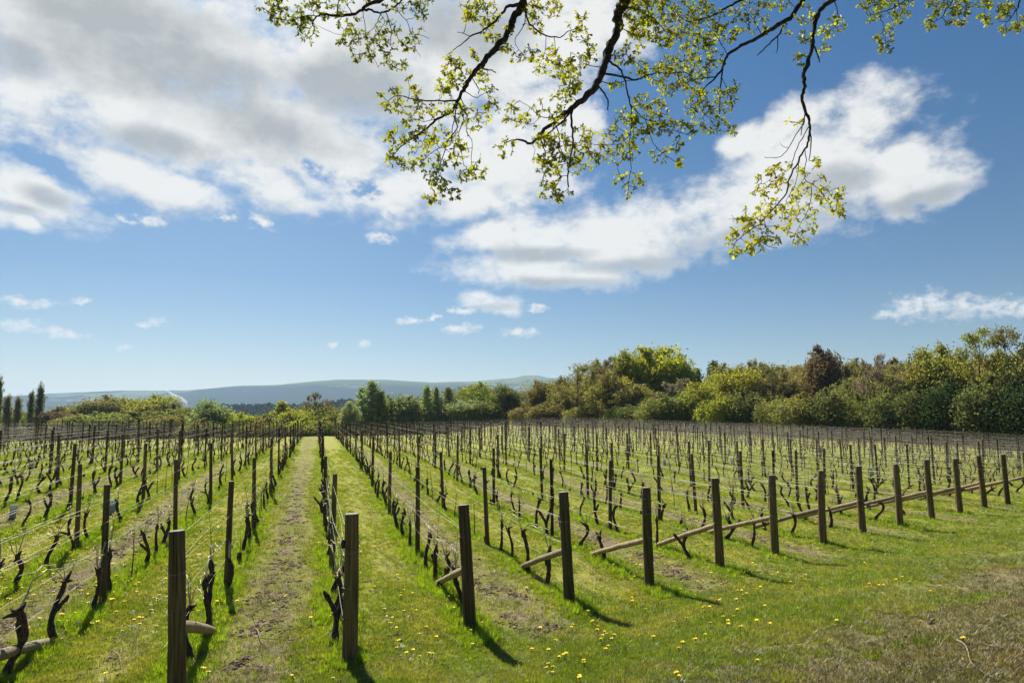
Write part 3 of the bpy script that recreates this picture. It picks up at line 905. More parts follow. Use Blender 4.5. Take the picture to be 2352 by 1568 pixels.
# (x, top y, width px, distance, kind, colour, label)
TREES = [
    (855, 875, 62, 132, 'conical', SI, 'tallest pale cone-shaped larch in the group right of the grass alley'),
    (832, 890, 48, 134, 'conical', SI, 'narrow larch touching the left side of the tallest pale larch'),
    (876, 898, 50, 131, 'conical', MG, 'shorter larch against the right side of the tallest pale larch'),
    (806, 922, 46, 128, 'silver', SI, 'silvery young poplar at the left edge of the larch group'),
    (915, 906, 62, 135, 'silver', SI, 'silver-leaved poplar just right of the larch group'),
    (948, 908, 56, 133, 'silver', SI, 'second silver-leaved poplar right of the larch group'),
    (981, 885, 40, 136, 'conical', SI, 'left spire of the pair of larches in mid picture'),
    (1002, 888, 38, 138, 'conical', SI, 'right spire of the pair of larches in mid picture'),
    (1030, 889, 46, 136, 'conical', SI, 'lone larch spire between the pair of spires and the domed tree'),
    (1097, 880, 88, 150, 'broad', YG, 'domed yellow-green tree standing up behind the silver poplars'),
    (1068, 918, 74, 132, 'silver', SI, 'silver poplar in front of the domed yellow-green tree'),
    (1120, 925, 60, 131, 'silver', MG, 'green poplar at the right foot of the domed yellow-green tree'),
    (1163, 884, 62, 134, 'silver', DG, 'dark upright poplar right of the domed yellow-green tree'),
    (1200, 897, 46, 140, 'bare', BR, 'thin brownish tree in the gap right of the dark upright poplar'),
    (1241, 874, 78, 128, 'sparse', OL, 'olive-brown tree where the hills disappear behind the wood'),
    (1280, 868, 66, 132, 'sparse', BR, 'brown budding tree left of the tall grey many-stemmed tree'),
    (1326, 831, 92, 114, 'bare', OL, 'tall grey many-stemmed tree with few leaves above the far rows'),
    (1300, 886, 76, 122, 'sparse', OL, 'olive shrubby tree at the foot of the grey many-stemmed tree'),
    (1371, 826, 60, 128, 'sparse', OL, 'slim budding tree between the grey tree and the dead-topped one'),
    (1397, 815, 46, 115, 'bare', CO_, 'dead-topped bare tree poking above the yellow-green crowns'),
    (1398, 858, 100, 118, 'broad', GO, 'low golden-green tree below the dead-topped bare tree'),
    (1436, 808, 84, 124, 'sparse', GO, 'ochre half-leafed tree left of the largest round oak'),
    (1500, 797, 165, 126, 'broad', (0.27, 0.30, 0.040), 'largest round yellow-green oak on the skyline'),
    (1553, 822, 84, 122, 'broad', (0.24, 0.27, 0.040), 'yellow-green shoulder tree at the right of the largest oak'),
    (1457, 884, 92, 112, 'broad', OL, 'dark olive tree under the largest round oak'),
    (1602, 847, 52, 135, 'conical', DK, 'small dark conifer in the dip right of the largest oak'),
    (1641, 829, 56, 138, 'conical', DK, 'taller dark conifer above the pale yellow-green bushes'),
    (1548, 868, 96, 112, 'bare', PU, 'greyish blossoming tree right below the largest oak'),
    (1515, 908, 110, 100, 'bush', MG, 'bright green rounded bush left of the two at the far wires'),
    (1575, 900, 100, 101, 'bush', MG, 'bright green bush below the greyish blossoming tree'),
    (1610, 880, 84, 99, 'broad', YG, 'pale lime ball-shaped tree in the middle of the right wood'),
    (1688, 848, 122, 104, 'broad', YG, 'lime-green spreading tree right of the ball-shaped one'),
    (1728, 830, 96, 118, 'sparse', OL, 'olive tree rising behind the lime-green spreading tree'),
    (1708, 894, 96, 94, 'bush', DG, 'dark green bush in front of the lime-green spreading tree'),
    (1775, 834, 60, 97, 'bare', OL, 'twiggy pale tree on the skyline left of the copper tree'),
    (1790, 856, 104, 100, 'sparse', BR, 'olive-brown tree below the twiggy pale tree'),
    (1838, 846, 84, 104, 'sparse', OL, 'yellowish budding tree at the left shoulder of the copper tree'),
    (1893, 797, 88, 98, 'broad', CO_, 'dark copper-leaved tree standing above the right wood'),
    (1945, 838, 92, 96, 'sparse', BR, 'brown budding tree at the right shoulder of the copper tree'),
    (2005, 811, 82, 84, 'bare', PU, 'bare grey twiggy tree right of the copper tree'),
    (1962, 866, 100, 88, 'sparse', MG, 'fresh green tree under the bare grey twiggy tree'),
    (2038, 852, 104, 86, 'sparse', OL, 'olive-green tree right of the fresh green one'),
    (2100, 832, 104, 86, 'sparse', BR, 'brown-leaved tree left of the golden-brown dome'),
    (2152, 793, 122, 84, 'sparse', GO, 'golden-brown domed tree before the two tall thin trees'),
    (2210, 822, 96, 80, 'sparse', OL, 'olive tree between golden-brown dome and the tall thin trees'),
    (2250, 745, 128, 70, 'bare', GO, 'left one of the two tall thin trees at the right edge'),
    (2338, 740, 132, 67, 'bare', OL, 'right one of the two tall thin trees at the right edge'),
    (2320, 806, 120, 72, 'sparse', BR, 'brownish tree filling between the feet of the tall thin trees'),
    (2395, 790, 130, 70, 'broad', OL, 'olive tree cut by the right edge of the picture'),
    (1838, 905, 104, 84, 'bush', OL, 'olive bush by the far wires below the yellowish tree'),
    (1905, 893, 108, 82, 'bush', DG, 'dark bush by the far wires below the copper tree'),
    (1975, 908, 104, 79, 'bush', DG, 'low dark bush below the fresh green tree'),
    (2040, 896, 110, 76, 'bush', DG, 'dark bush below the olive-green tree'),
    (2110, 884, 116, 73, 'bush', DG, 'dark wide bush below the brown-leaved tree'),
    (2185, 872, 124, 70, 'bush', DK, 'blackish bush under the golden-brown dome'),
    (2262, 868, 130, 67, 'bush', DG, 'dark bush below the left tall thin tree'),
    (2345, 878, 134, 64, 'bush', DK, 'blackish bush at the right edge under the tall thin trees'),
    (2440, 850, 150, 62, 'bush', DK, 'dark thicket half outside the right edge'),
    (1785, 912, 92, 88, 'bush', OL, 'olive bush right of the dark green bush'),
    (1648, 905, 88, 95, 'bush', YG, 'low lime bush between the ball-shaped tree and dark bush'),
    (1438, 930, 92, 106, 'bush', DG, 'low dark bush under the golden-green tree'),
    (1345, 928, 96, 112, 'bush', OL, 'low olive bush at the foot of the slim budding tree'),
    (1255, 925, 88, 118, 'bush', BR, 'brown low bush below the olive-brown tree'),
    (1205, 932, 70, 122, 'bush', BR, 'small brown bush right of the dark upright poplar'),
    (1665, 838, 96, 124, 'broad', OL, 'olive crown behind the taller dark conifer'),
    (1752, 838, 100, 120, 'broad', OL, 'olive crown filling the skyline left of the twiggy pale tree'),
    (1815, 840, 96, 116, 'broad', OL, 'green-brown crown right behind the twiggy pale tree'),
    (1862, 838, 90, 112, 'broad', BR, 'brown crown hidden partly by the copper-leaved tree'),
    (1975, 826, 96, 110, 'broad', OL, 'olive crown behind the bare grey twiggy tree'),
    (2050, 826, 96, 104, 'broad', BR, 'brownish crown on the skyline right of the bare grey tree'),
    (2120, 812, 96, 100, 'broad', OL, 'olive crown behind the golden-brown domed tree'),
    (2200, 818, 110, 96, 'broad', BR, 'brown crown on the skyline below the tall thin trees'),
    (2290, 815, 110, 92, 'broad', OL, 'olive crown seen between the stems of the tall thin trees'),
    (1345, 860, 90, 136, 'broad', OL, 'olive crown behind the tall grey many-stemmed tree'),
    # left side, standing lower beyond the crest
    (0, 883, 26, 165, 'poplar', DG, 'dark poplar spire cut by the left edge of the picture'),
    (22, 920, 30, 172, 'poplar', OL, 'broad poplar right beside the left edge'),
    (46, 922, 26, 178, 'poplar', OL, 'middle poplar of the five at the far left'),
    (76, 912, 22, 170, 'poplar', DG, 'thin dark poplar left of the tallest of the far-left pair'),
    (96, 898, 28, 170, 'poplar', DG, 'tallest poplar of the far-left pair'),
    (62, 945, 60, 190, 'broad', OL, 'olive tree behind the feet of the far-left poplars'),
    (15, 948, 60, 186, 'broad', DG, 'dark tree behind the poplar at the left edge'),
    (135, 940, 60, 168, 'broad', CO_, 'reddish brown tree right of the tall poplar pair'),
    (158, 932, 62, 190, 'broad', OL, 'olive tree behind the reddish brown one'),
    (200, 927, 66, 186, 'broad', OL, 'oak at the left end of the domed oak group'),
    (250, 909, 84, 188, 'broad', OL, 'tall domed oak in the left oak group'),
    (290, 914, 66, 194, 'sparse', OL, 'thin-leaved oak next to the tall domed oak'),
    (322, 920, 70, 190, 'broad', OL, 'oak in the middle of the left oak group'),
    (362, 909, 80, 186, 'broad', GO, 'golden-green oak at the right of the left oak group'),
    (408, 928, 74, 184, 'broad', OL, 'sloping oak at the right end of the left oak group'),
    (445, 938, 64, 180, 'sparse', MG, 'thin green tree left of the silver poplar'),
    (330, 944, 110, 160, 'broad', MG, 'fresh green wide tree in front of the left oak group'),
    (235, 948, 90, 160, 'broad', MG, 'fresh green tree before the tall domed oak'),
    (405, 952, 80, 158, 'sparse', OL, 'olive low tree before the sloping oak'),
    (180, 952, 70, 160, 'broad', OL, 'low olive tree by the reddish brown one'),
    (490, 918, 54, 150, 'silver', SI, 'lone silver poplar left of the grass alley'),
    (525, 950, 44, 152, 'broad', YG, 'small yellow-green tree right of the lone silver poplar'),
    (563, 948, 56, 150, 'broad', YG, 'rounded lime tree second right of the lone silver poplar'),
    (606, 952, 56, 152, 'broad', OL, 'olive rounded tree between the lime tree and pale cone'),
    (650, 922, 48, 156, 'conical', YG, 'pale cone-shaped tree left of the dead-topped oak'),
    (682, 940, 60, 148, 'broad', YG, 'yellow-green tree just left of the dead-topped oak'),
    (732, 898, 44, 160, 'bare', CO_, 'dead-topped oak above the end of the grass alley'),
    (730, 924, 66, 158, 'sparse', BR, 'brown leafy tree below the dead-topped oak'),
    (774, 942, 66, 150, 'broad', GO, 'golden-green tree right of the end of the grass alley'),
    (705, 960, 70, 130, 'bush', YG, 'lime thicket seen at the end of the grass alley'),
    (755, 962, 70, 128, 'bush', MG, 'green thicket right of the end of the grass alley'),
    (655, 964, 70, 132, 'bush', MG, 'green thicket left of the end of the grass alley'),
    (596, 968, 70, 134, 'bush', OL, 'olive thicket beyond the rows under the rounded lime tree'),
    (470, 962, 70, 140, 'bush', OL, 'olive thicket beyond the rows under the silver poplar'),
]
TN = {'broad': ('leafy_tree', 'tree'), 'sparse': ('budding_tree', 'tree'), 'bare': ('bare_tree', 'tree'), 'bush': ('bush', 'bush'),
      'poplar': ('poplar_tree', 'tree'), 'silver': ('silver_poplar', 'tree'), 'conical': ('conical_tree', 'tree')}
trng = random.Random(5)
for i, (px, py, w, dist, kind, colr, label) in enumerate(TREES):
    Y = float(dist)
    x = (px - CX) / F * Y
    zt = CAMZ + (Y0 - py) / F * Y
    z0 = T(x, Y) - 0.3
    H = zt - z0
    half = w * 0.5 / F * Y * {'broad': 1.32, 'sparse': 1.42, 'bare': 1.5, 'bush': 1.4, 'poplar': 0.9, 'silver': 1.45, 'conical': 1.5}[kind] * (1.35 if px < 770 and kind != 'poplar' else 1.0)
    sc = half / PRAD[kind]
    cm, tm = PROTO[kind][i % len(PROTO[kind])]
    name, cat = TN[kind]
    e = empty(name, (x, Y, z0), label, cat, 'trees and bushes round the field', trng.uniform(0, 6.28))
    e.scale = (sc, sc, H)
    c = link_mesh('crown', cm, e)
    j = trng.uniform(0.88, 1.12) * 1.6
    c.color = (colr[0] * j, colr[1] * trng.uniform(0.93, 1.07) * j, colr[2] * j, 1)
    link_mesh('trunk', tm, e)

# tangled undergrowth at the foot of the wood
ug = np.random.RandomState(31)
line = [(-150, 185), (-120, 182), (-90, 175), (-62, 160), (-40, 150), (-26, 142), (-5, 138), (16, 132), (28, 118), (40, 104), (50, 88), (58, 76), (66, 68), (74, 60)]
PU_ = []
for i in range(len(line) - 1):  # tangled edge
    (xa, ya), (xb, yb) = line[i], line[i + 1]
    Lg = math.hypot(xb - xa, yb - ya)
    m_ = int(Lg * (1100 if xa > -20 else 700))
    q = ug.rand(m_)
    hmax = (2.6 if xa > -20 else 6.5) + 1.6 * np.sin(q * Lg * 0.55 + i) + 0.9 * np.sin(q * Lg * 1.7 + 2 * i)
    x_ = xa + (xb - xa) * q + ug.uniform(-3, 7, m_); y_ = ya + (yb - ya) * q + ug.uniform(-3, 7, m_)
    z_ = terrain_np(x_, y_) + ug.rand(m_) ** 0.8 * np.maximum(hmax, 1.0)
    PU_.append(np.stack([x_, y_, z_], -1))
PU_ = np.concatenate(PU_)
o = link_mesh('undergrowth', np_mesh('undergrowth', quads(PU_, 0.20, ug), np.arange(len(PU_) * 4).reshape(-1, 4), M_FOL))
o.color = (0.13, 0.17, 0.05, 1)
tag(o, 'tangled dark green undergrowth along the foot of the wood', 'undergrowth', None, 'stuff')

# far-off wood: one mass of crowns on the low ridge
rng = np.random.RandomState(3)
Pw, Sw = [], []
n = 0
NB = 1500
wx = rng.uniform(-1.0, 0.15, NB); wy = rng.uniform(880, 1220, NB)
Wv, Wf = [], []
base_n = 0
lat, lon = 6, 9
for i in range(NB):
    x, y = wx[i] * wy[i], wy[i]
    px = wx[i] * F + CX
    edge = np.interp(px, [-300, 330, 430, 470, 800, 860, 1400], [0.45, 0.5, 0.85, 1.0, 1.0, 0.8, 0.5])
    r = rng.uniform(5.5, 10.0); hgt = rng.uniform(7, 13) * edge
    z = T(x, y)
    th = np.linspace(0, 2 * np.pi, lon, endpoint=False) + rng.rand()
    ring = []
    for q in range(lat):
        f = q / (lat - 1) * 0.5 * np.pi
        rr_ = r * np.cos(f) * rng.uniform(0.72, 1.18, lon)
        ring.append(np.stack([x + rr_ * np.cos(th), y + rr_ * np.sin(th), z - 3 + (hgt + 3) * np.sin(f) * rng.uniform(0.88, 1.08, lon)], -1))
    ring = np.concatenate(ring)
    Wv.append(ring)
    for q in range(lat - 1):
        for j in range(lon):
            k = (j + 1) % lon
            Wf.append((base_n + q * lon + j, base_n + q * lon + k, base_n + (q + 1) * lon + k, base_n + (q + 1) * lon + j))
    base_n += lat * lon
m, t, out = new_mat('far_wood_foliage')
cc = t.noise(t.add('ShaderNodeTexCoord').outputs['Object'], 0.12, 5, 0.7)
cr = t.add('ShaderNodeNewGeometry').outputs['Random Per Island']
principled(t, out, t.mix(t.math('ADD', t.math('MULTIPLY', cr, 0.6), t.math('MULTIPLY', cc, 0.4)), (0.012, 0.020, 0.014), (0.040, 0.052, 0.026)), 1.0, spec=0.0)
fw = link_mesh('far_wood', np_mesh('far_wood', np.concatenate(Wv), np.array(Wf), m, False))
tag(fw, 'dark blue-green wooded band below the hills', 'wood', None, 'stuff')

# ------------------------------------------------------------------ posts
prng = random.Random(17)


def post_mesh(name, h, r, sides, mats, seed, rings=9, bury=0.12):
    rg = random.Random(seed)
    mb = MB()
    pts, rad = [], []
    bx, by = rg.uniform(-1, 1) * 0.006 * h, rg.uniform(-1, 1) * 0.006 * h
    for i in range(rings):
        q = i / (rings - 1)
        pts.append(Vector((bx * math.sin(q * 3.1), by * math.sin(q * 3.1), -bury + (h + bury - 0.006) * q)))
        rad.append(r * (1.07 - 0.12 * q) * (1 + rg.uniform(-0.03, 0.03)))
    mb.tube(pts, rad, sides, cap=False, wob=0.012, rng=rg)
    # bevelled, slightly domed sawn top
    b = mb.n - sides
    top = len(mb.v)
    c = pts[-1]
    ring2 = [c + (Vector(mb.v[b + j]) - c) * 0.93 + Vector((0, 0, 0.006 + rg.uniform(-0.001, 0.001))) for j in range(sides)]
    mb.v.extend(ring2); mb.n += sides
    for j in range(sides):
        k = (j + 1) % sides
        mb.f.append((b + j, b + k, top + k, top + j)); mb.m.append(0)
    mb.f.append(tuple(top + j for j in range(sides))); mb.m.append(1)
    return mb.mesh(name, mats)


WIRES = [(0.50, 0.0), (0.82, 0.0), (1.20, 0.055), (1.20, -0.055), (1.50, 0.0)]
END_X = {-1: 416, 0: 806, 1: 1080, 2: 1307, 3: 1490, 4: 1650, 5: 1777, 6: 1887, 7: 1978, 8: 2063, 9: 2136, 10: 2201, 11: 2257, 12: 2310, 13: 2360}
END_R = {-1: 0.079, 0: 0.079, 1: 0.079, 2: 0.079, 3: 0.078, 4: 0.078}
TILT = {-1: 3.0, 0: 0.4, 1: 3.6, 2: 2.8, 3: 0.8, 4: 1.3, 5: 0.4, 6: -0.9, 7: 0.5, 8: 0.5, 9: 1.6, 10: 1.8, 11: 2.1, 12: 1.6, 13: 1.6}
ends = {}
for k, px in END_X.items():
    p = prow(k)
    u = (px - CX) / F
    cp_ = math.cos(PITCH)
    if k == -1: Y_ = 6.87
    elif k == 0: Y_ = 7.77
    else: Y_ = (p + 0.218 * u * CN) / (u * cp_ * CN + SN)
    X_ = u * (Y_ * cp_ - 0.218)
    ends[k] = (X_, Y_)


def end_xy(k):
    if k in ends: return ends[k]
    p = prow(k)
    if k < -1:
        b = ends[-1]
        return xy(p, pa(*b)[1] - (-1 - k) * 0.75)
    return xy(p, a_end(p))


END_MESH = [post_mesh('post', 1.60, 0.076, 28, [M_POST, M_CUT], s, 11) for s in (1, 2, 3, 4, 5)]


def end_post(k):
    x, y = end_xy(k)
    z = T(x, y)
    n = k + 2
    if k == -1: lab = 'thick weathered end post nearest the camera, first from the left'
    elif k < -1: lab = 'end post whose pale brace lies in the bottom left corner'
    else: lab = 'round weathered end post with pale brace, %s end post from the left' % ordw(n)
    if k == 0: lab = 'thick end post with dark number tag and tensioner, second from the left'
    root = empty('end_post', (x, y, z), lab, 'post', 'braced end posts along the headland')
    po = link_mesh('post', END_MESH[k % 5], root)
    po.rotation_euler = (math.radians(prng.uniform(-1, 1)), -math.radians(TILT.get(k, 1)), prng.uniform(0, 6))
    # euler order: lean is applied in world axes because the spin comes first
    po.rotation_mode = 'ZYX'
    lean = Matrix.Rotation(-math.radians(TILT.get(k, 1)), 4, 'Y') @ Matrix.Rotation(math.radians(prng.uniform(-0.8, 0.8)), 4, 'X') @ Matrix.Rotation(prng.uniform(0, 6), 4, 'Z')
    po.rotation_mode = 'XYZ'
    po.rotation_euler = lean.to_euler('XYZ')
    po.scale = (END_R.get(k, 0.077) / 0.076,) * 2 + (prng.uniform(0.985, 1.015),)

    def onpost(v): return (lean @ Vector(v))
    # wire ties round the post
    for h in (0.48, 0.80, 1.18, 1.22):
        if k > 9 and h == 1.22: continue
        mb = MB()
        rr = END_R.get(k, 0.077) * 1.03
        tl = prng.uniform(-0.01, 0.01)
        ring = [Vector((rr * math.cos(a), rr * math.sin(a), h + tl * math.cos(a))) for a in [2 * math.pi * j / 20 for j in range(21)]]
        mb.tube([lean @ q for q in ring], 0.0028, 4, cap=False)
        # twisted wire tail and staple on the camera side
        an = math.radians(prng.choice((200, 215, 330)))
        s0 = Vector((rr * 1.02 * math.cos(an), rr * 1.02 * math.sin(an), h))
        mb.tube([lean @ (s0 + Vector((0, 0, -0.012))), lean @ (s0 * 1.0 + Vector((math.cos(an) * 0.014, math.sin(an) * 0.014, 0.0))), lean @ (s0 + Vector((0, 0, 0.014)))], 0.0035, 5)
        mb.build('wire_tie', M_WIRE if h in (0.80, 1.18) else M_TIE, root)
    # brace: pole from mid-height of the post down the row
    L = 2.45 if k > -1 else 2.35
    if k < -1: L = 3.0
    hx = 0.74 if k > -1 else 0.66
    st = onpost((0, 0, hx)); dx, dy = -SN, CN
    gx, gy = x + dx * L, y + dy * L
    gz = T(gx, gy) - z + 0.045
    mb = MB()
    a_ = Vector((st.x + dx * 0.075, st.y + dy * 0.075, hx)); b_ = Vector((dx * L, dy * L, gz))
    rg = random.Random(100 + k)
    pts, rad = [], []
    for i in range(10):
        q = i / 9
        c = a_.lerp(b_, q) + Vector((rg.uniform(-1, 1), rg.uniform(-1, 1), rg.uniform(-1, 1))) * 0.006 + Vector((0, 0, 0.008 * math.sin(q * 3.14)))
        pts.append(c); rad.append((0.050 - 0.004 * q) * (1.22 if k <= -1 else 1) * (0.85 if i == 0 else 1))
    mb.tube(pts, rad, 14, cap=True, wob=0.03, rng=rg, capmat=1)
    mb.build('brace', [M_STRUT, M_CUT], root)
    if k in (0, 2, 5, 6, 3):
        r2 = END_R.get(k, 0.077)
        h = 1.40 if k == 0 else 1.42
        xo = 0.004 if k == 0 else 0.028
        mb = MB()
        w_, t_h = 0.033, 0.032
        yb = -r2 * 1.0 - 0.004
        vs = [(xo - w_, yb, h - t_h), (xo + w_, yb, h - t_h), (xo + w_, yb, h + t_h), (xo - w_, yb, h + t_h),
              (xo - w_, yb + 0.012, h - t_h), (xo + w_, yb + 0.012, h - t_h), (xo + w_, yb + 0.012, h + t_h), (xo - w_, yb + 0.012, h + t_h)]
        fs = [(0, 1, 2, 3), (4, 7, 6, 5), (0, 4, 5, 1), (1, 5, 6, 2), (2, 6, 7, 3), (3, 7, 4, 0)]
        mb.add([lean @ Vector(v) for v in vs], fs)
        tg = mb.build('number_tag', M_TAG, root, smooth=False)
        mk = MB()
        def stroke(x0, z0, x1, z1, w=0.0035):
            d = Vector((x1 - x0, 0, z1 - z0)); nn = Vector((-d.z, 0, d.x)).normalized() * w
            P0, P1 = Vector((x0 + xo, yb - 0.002, z0 + h)), Vector((x1 + xo, yb - 0.002, z1 + h))
            q = [P0 - nn, P1 - nn, P1 + nn, P0 + nn]
            mk.add([lean @ v for v in q] + [lean @ (v + Vector((0, 0.0015, 0))) for v in q], [(0, 1, 2, 3), (0, 4, 5, 1), (1, 5, 6, 2), (2, 6, 7, 3), (3, 7, 4, 0)])
        if k == 0:
            stroke(-0.010, -0.006, 0.004, 0.010); stroke(0.004, -0.006, 0.004, 0.010); stroke(0.012, -0.004, 0.017, 0.006)
        else:
            stroke(-0.008, -0.016, -0.008, 0.018, 0.004); stroke(0.006, -0.010, 0.006, 0.010); stroke(0.006, 0.0, 0.016, 0.0)
        mo = mk.build('mark', M_TAGMARK, tg, smooth=False)
    if k == 0:
        mb = MB()
        c = Vector((0.092, -0.01, 1.27))
        mb.tube([lean @ (c + Vector((0, 0, q))) for q in (-0.05, -0.04, -0.01, 0.02, 0.04, 0.05)], [0.008, 0.02, 0.024, 0.022, 0.016, 0.006], 10)
        mb.tube([lean @ (c + Vector((-0.02, 0, 0.03))), lean @ (c + Vector((0.0, -0.02, 0.055))), lean @ (c + Vector((0.01, -0.01, 0.075)))], 0.004, 5)
        mb.build('wire_tensioner', M_TIE, root)
    return root


for k in [-2] + sorted(END_X):
    end_post(k)

# line posts --------------------------------------------------------
LP = [post_mesh('line_post', 1.74, 0.046, 14, [M_LPOST, M_CUT], s, 6) for s in (11, 12, 13)]
sm = MB()
for (cx_, cy_, w_, d_) in ((0, 0, 0.030, 0.006), (-0.027, 0.013, 0.006, 0.022), (0.027, 0.013, 0.006, 0.022)):
    vs = [(cx_ + sx_ * w_, cy_ + sy_ * d_ * 0.6, zz) for zz in (-0.1, 1.78) for sx_, sy_ in ((-1, -1), (1, -1), (1, 1), (-1, 1))]
    sm.add([Vector(v) for v in vs], [(0, 1, 5, 4), (1, 2, 6, 5), (2, 3, 7, 6), (3, 0, 4, 7), (4, 5, 6, 7)])
STEEL = sm.mesh('line_post', [M_STEEL], False)

rows = {}
posts, vines = [], []
rrng = random.Random(99)
for k in range(-26, 62):
    p = prow(k)
    ex, ey = end_xy(k)
    a0 = pa(ex, ey)[1]
    a1 = far_a(p)
    if a1 <= a0 + 4: continue
    plist = [(0.0, 'end')]
    s = 4.95 if k == -1 else 5.2 + rrng.uniform(-0.5, 0.5)
    i = 1
    while a0 + s < a1:
        plist.append((s, 'steel' if rrng.random() < 0.26 else 'wood'))
        i += 1
        s += 5.45 + rrng.uniform(-0.35, 0.35)
    rows[k] = (p, a0, a1, plist)
    nv = 0
    for (s, ty) in plist[1:]:
        dp = rrng.uniform(-0.05, 0.05)
        x, y = xy(p + dp, a0 + s)
        if in_view(x, y, 0.01):
            nv += 1
            posts.append((y, x, y, k, nv, ty, rrng.randint(0, 2), rrng.uniform(-1, 1), rrng.uniform(-1, 1), rrng.uniform(0, 6.28), rrng.uniform(0.965, 1.03)))
    s = (1.05 if k == -1 else 0.8) + rrng.uniform(0, 0.3)
    nv = 0
    while a0 + s < a1:
        x, y = xy(p + rrng.uniform(-0.06, 0.06), a0 + s)
        if in_view(x, y, 0.01) and rrng.random() < 0.96:
            nv += 1
            vines.append((y, x, y, k, nv, rrng.random() * (0.7 if nv <= 3 and k < 12 else 1.0), rrng.uniform(-0.35, 0.35), rrng.uniform(0.85, 1.12)))
        s += 1.12 + rrng.uniform(-0.22, 0.22)

posts.sort(); vines.sort()


def append_far(Vl, Fl, n0, V0, F0, M):
    A = np.array(M)
    Vn = V0 @ A[:3, :3].T + A[:3, 3]
    Vl.append(Vn); Fl.append(F0 + n0)
    return n0 + len(V0)


def tri_arrays(me):
    me.calc_loop_triangles()
    V0 = np.empty(len(me.vertices) * 3); me.vertices.foreach_get('co', V0)
    T0 = np.empty(len(me.loop_triangles) * 3, dtype=np.int32); me.loop_triangles.foreach_get('vertices', T0)
    return V0.reshape(-1, 3), T0.reshape(-1, 3)


far_lp = tri_arrays(post_mesh('line_post', 1.74, 0.046, 7, [M_LPOST, M_CUT], 77, 3))
cnt = {}
Vl, Fl, n0 = [], [], 0
for i, (_, x, y, k, nv, ty, mi, t1, t2, rz, sc) in enumerate(posts):
    z = T(x, y)
    lx, ly = math.radians(t1 * 1.4), math.radians(t2 * 2.0 + (-1.5 if x < 0 else -0.6))
    M = Matrix.Translation((x, y, z)) @ Matrix.Rotation(ly, 4, 'Y') @ Matrix.Rotation(lx, 4, 'X') @ Matrix.Rotation(rz if ty == 'wood' else -0.28, 4, 'Z') @ Matrix.Diagonal((1, 1, sc, 1))
    if i < 300:
        o = link_mesh('line_post' if ty == 'wood' else 'steel_post', LP[mi] if ty == 'wood' else STEEL)
        o.matrix_world = M
        what = 'wooden line post' if ty == 'wood' else 'dark steel post'
        cnt[(k, ty)] = cnt.get((k, ty), 0) + 1
        tag(o, '%s, %s in view in %s' % (what, ordw(cnt[(k, ty)]), rowname(k)), 'post', 'line posts carrying the trellis wires')
    else:
        n0 = append_far(Vl, Fl, n0, far_lp[0] * np.array([1.0, 1.0, 1.0]) if ty == 'wood' else far_lp[0] * np.array([0.6, 0.6, 1.0]), far_lp[1], M)
if Vl:
    o = link_mesh('far_posts', np_mesh('far_posts', np.concatenate(Vl), np.concatenate(Fl), M_LPOST))
    tag(o, 'small distant line posts thickly set at the far side of the field', 'posts', None, 'stuff')
print('line posts', len(posts), 'vines', len(vines))

# trellis wires -----------------------------------------------------
for k, (p, a0, a1, plist) in rows.items():
    root = None
    first = None
    for (h, off) in WIRES:
        pts = []
        ss = [s for s, _ in plist] + [a1 - a0]
        vis = False
        for j, s in enumerate(ss):
            x, y = xy(p + off * (0 if j == 0 else 1), a0 + s)
            hh = h if j else min(h, 1.46)
            pts.append((x, y, T(x, y) + hh))
            if j + 1 < len(ss):        # a little sag between posts
                x2, y2 = xy(p + off, a0 + (s + ss[j + 1]) / 2)
                zz = (T(*xy(p, a0 + s)) + T(*xy(p, a0 + ss[j + 1]))) / 2
                pts.append((x2, y2, zz + h - 0.015 - 0.012 * math.sin(j * 1.7 + k)))
        q = [c for c in pts if in_view(c[0], c[1], 0.25)]
        if k in ends and len(q) < len(pts): q = pts if k > -2 else q
        if len(q) < 2: continue
        if root is None:
            lab = 'strained steel wires strung along %s' % rowname(k)
            root = empty('wire_trellis', (q[0][0], q[0][1], T(q[0][0], q[0][1])), lab, 'trellis wires', 'trellis wires along the rows')
            first = Vector(root.location)
        mb = MB()
        mb.tube([Vector(c) - first for c in q], 0.0021, 4, cap=False)
        mb.build('wire', M_WIRE, root)

# ------------------------------------------------------------------ vines
def wander(rg, p, d, L, n, amp, zup=0.0):
    pts = [p.copy()]
    for i in range(n):
        d = (d + Vector((rg.uniform(-1, 1), rg.uniform(-1, 1), rg.uniform(-1, 1) + zup)) * amp).normalized()
        p = p + d * (L / n)
        pts.append(p.copy())
    return pts


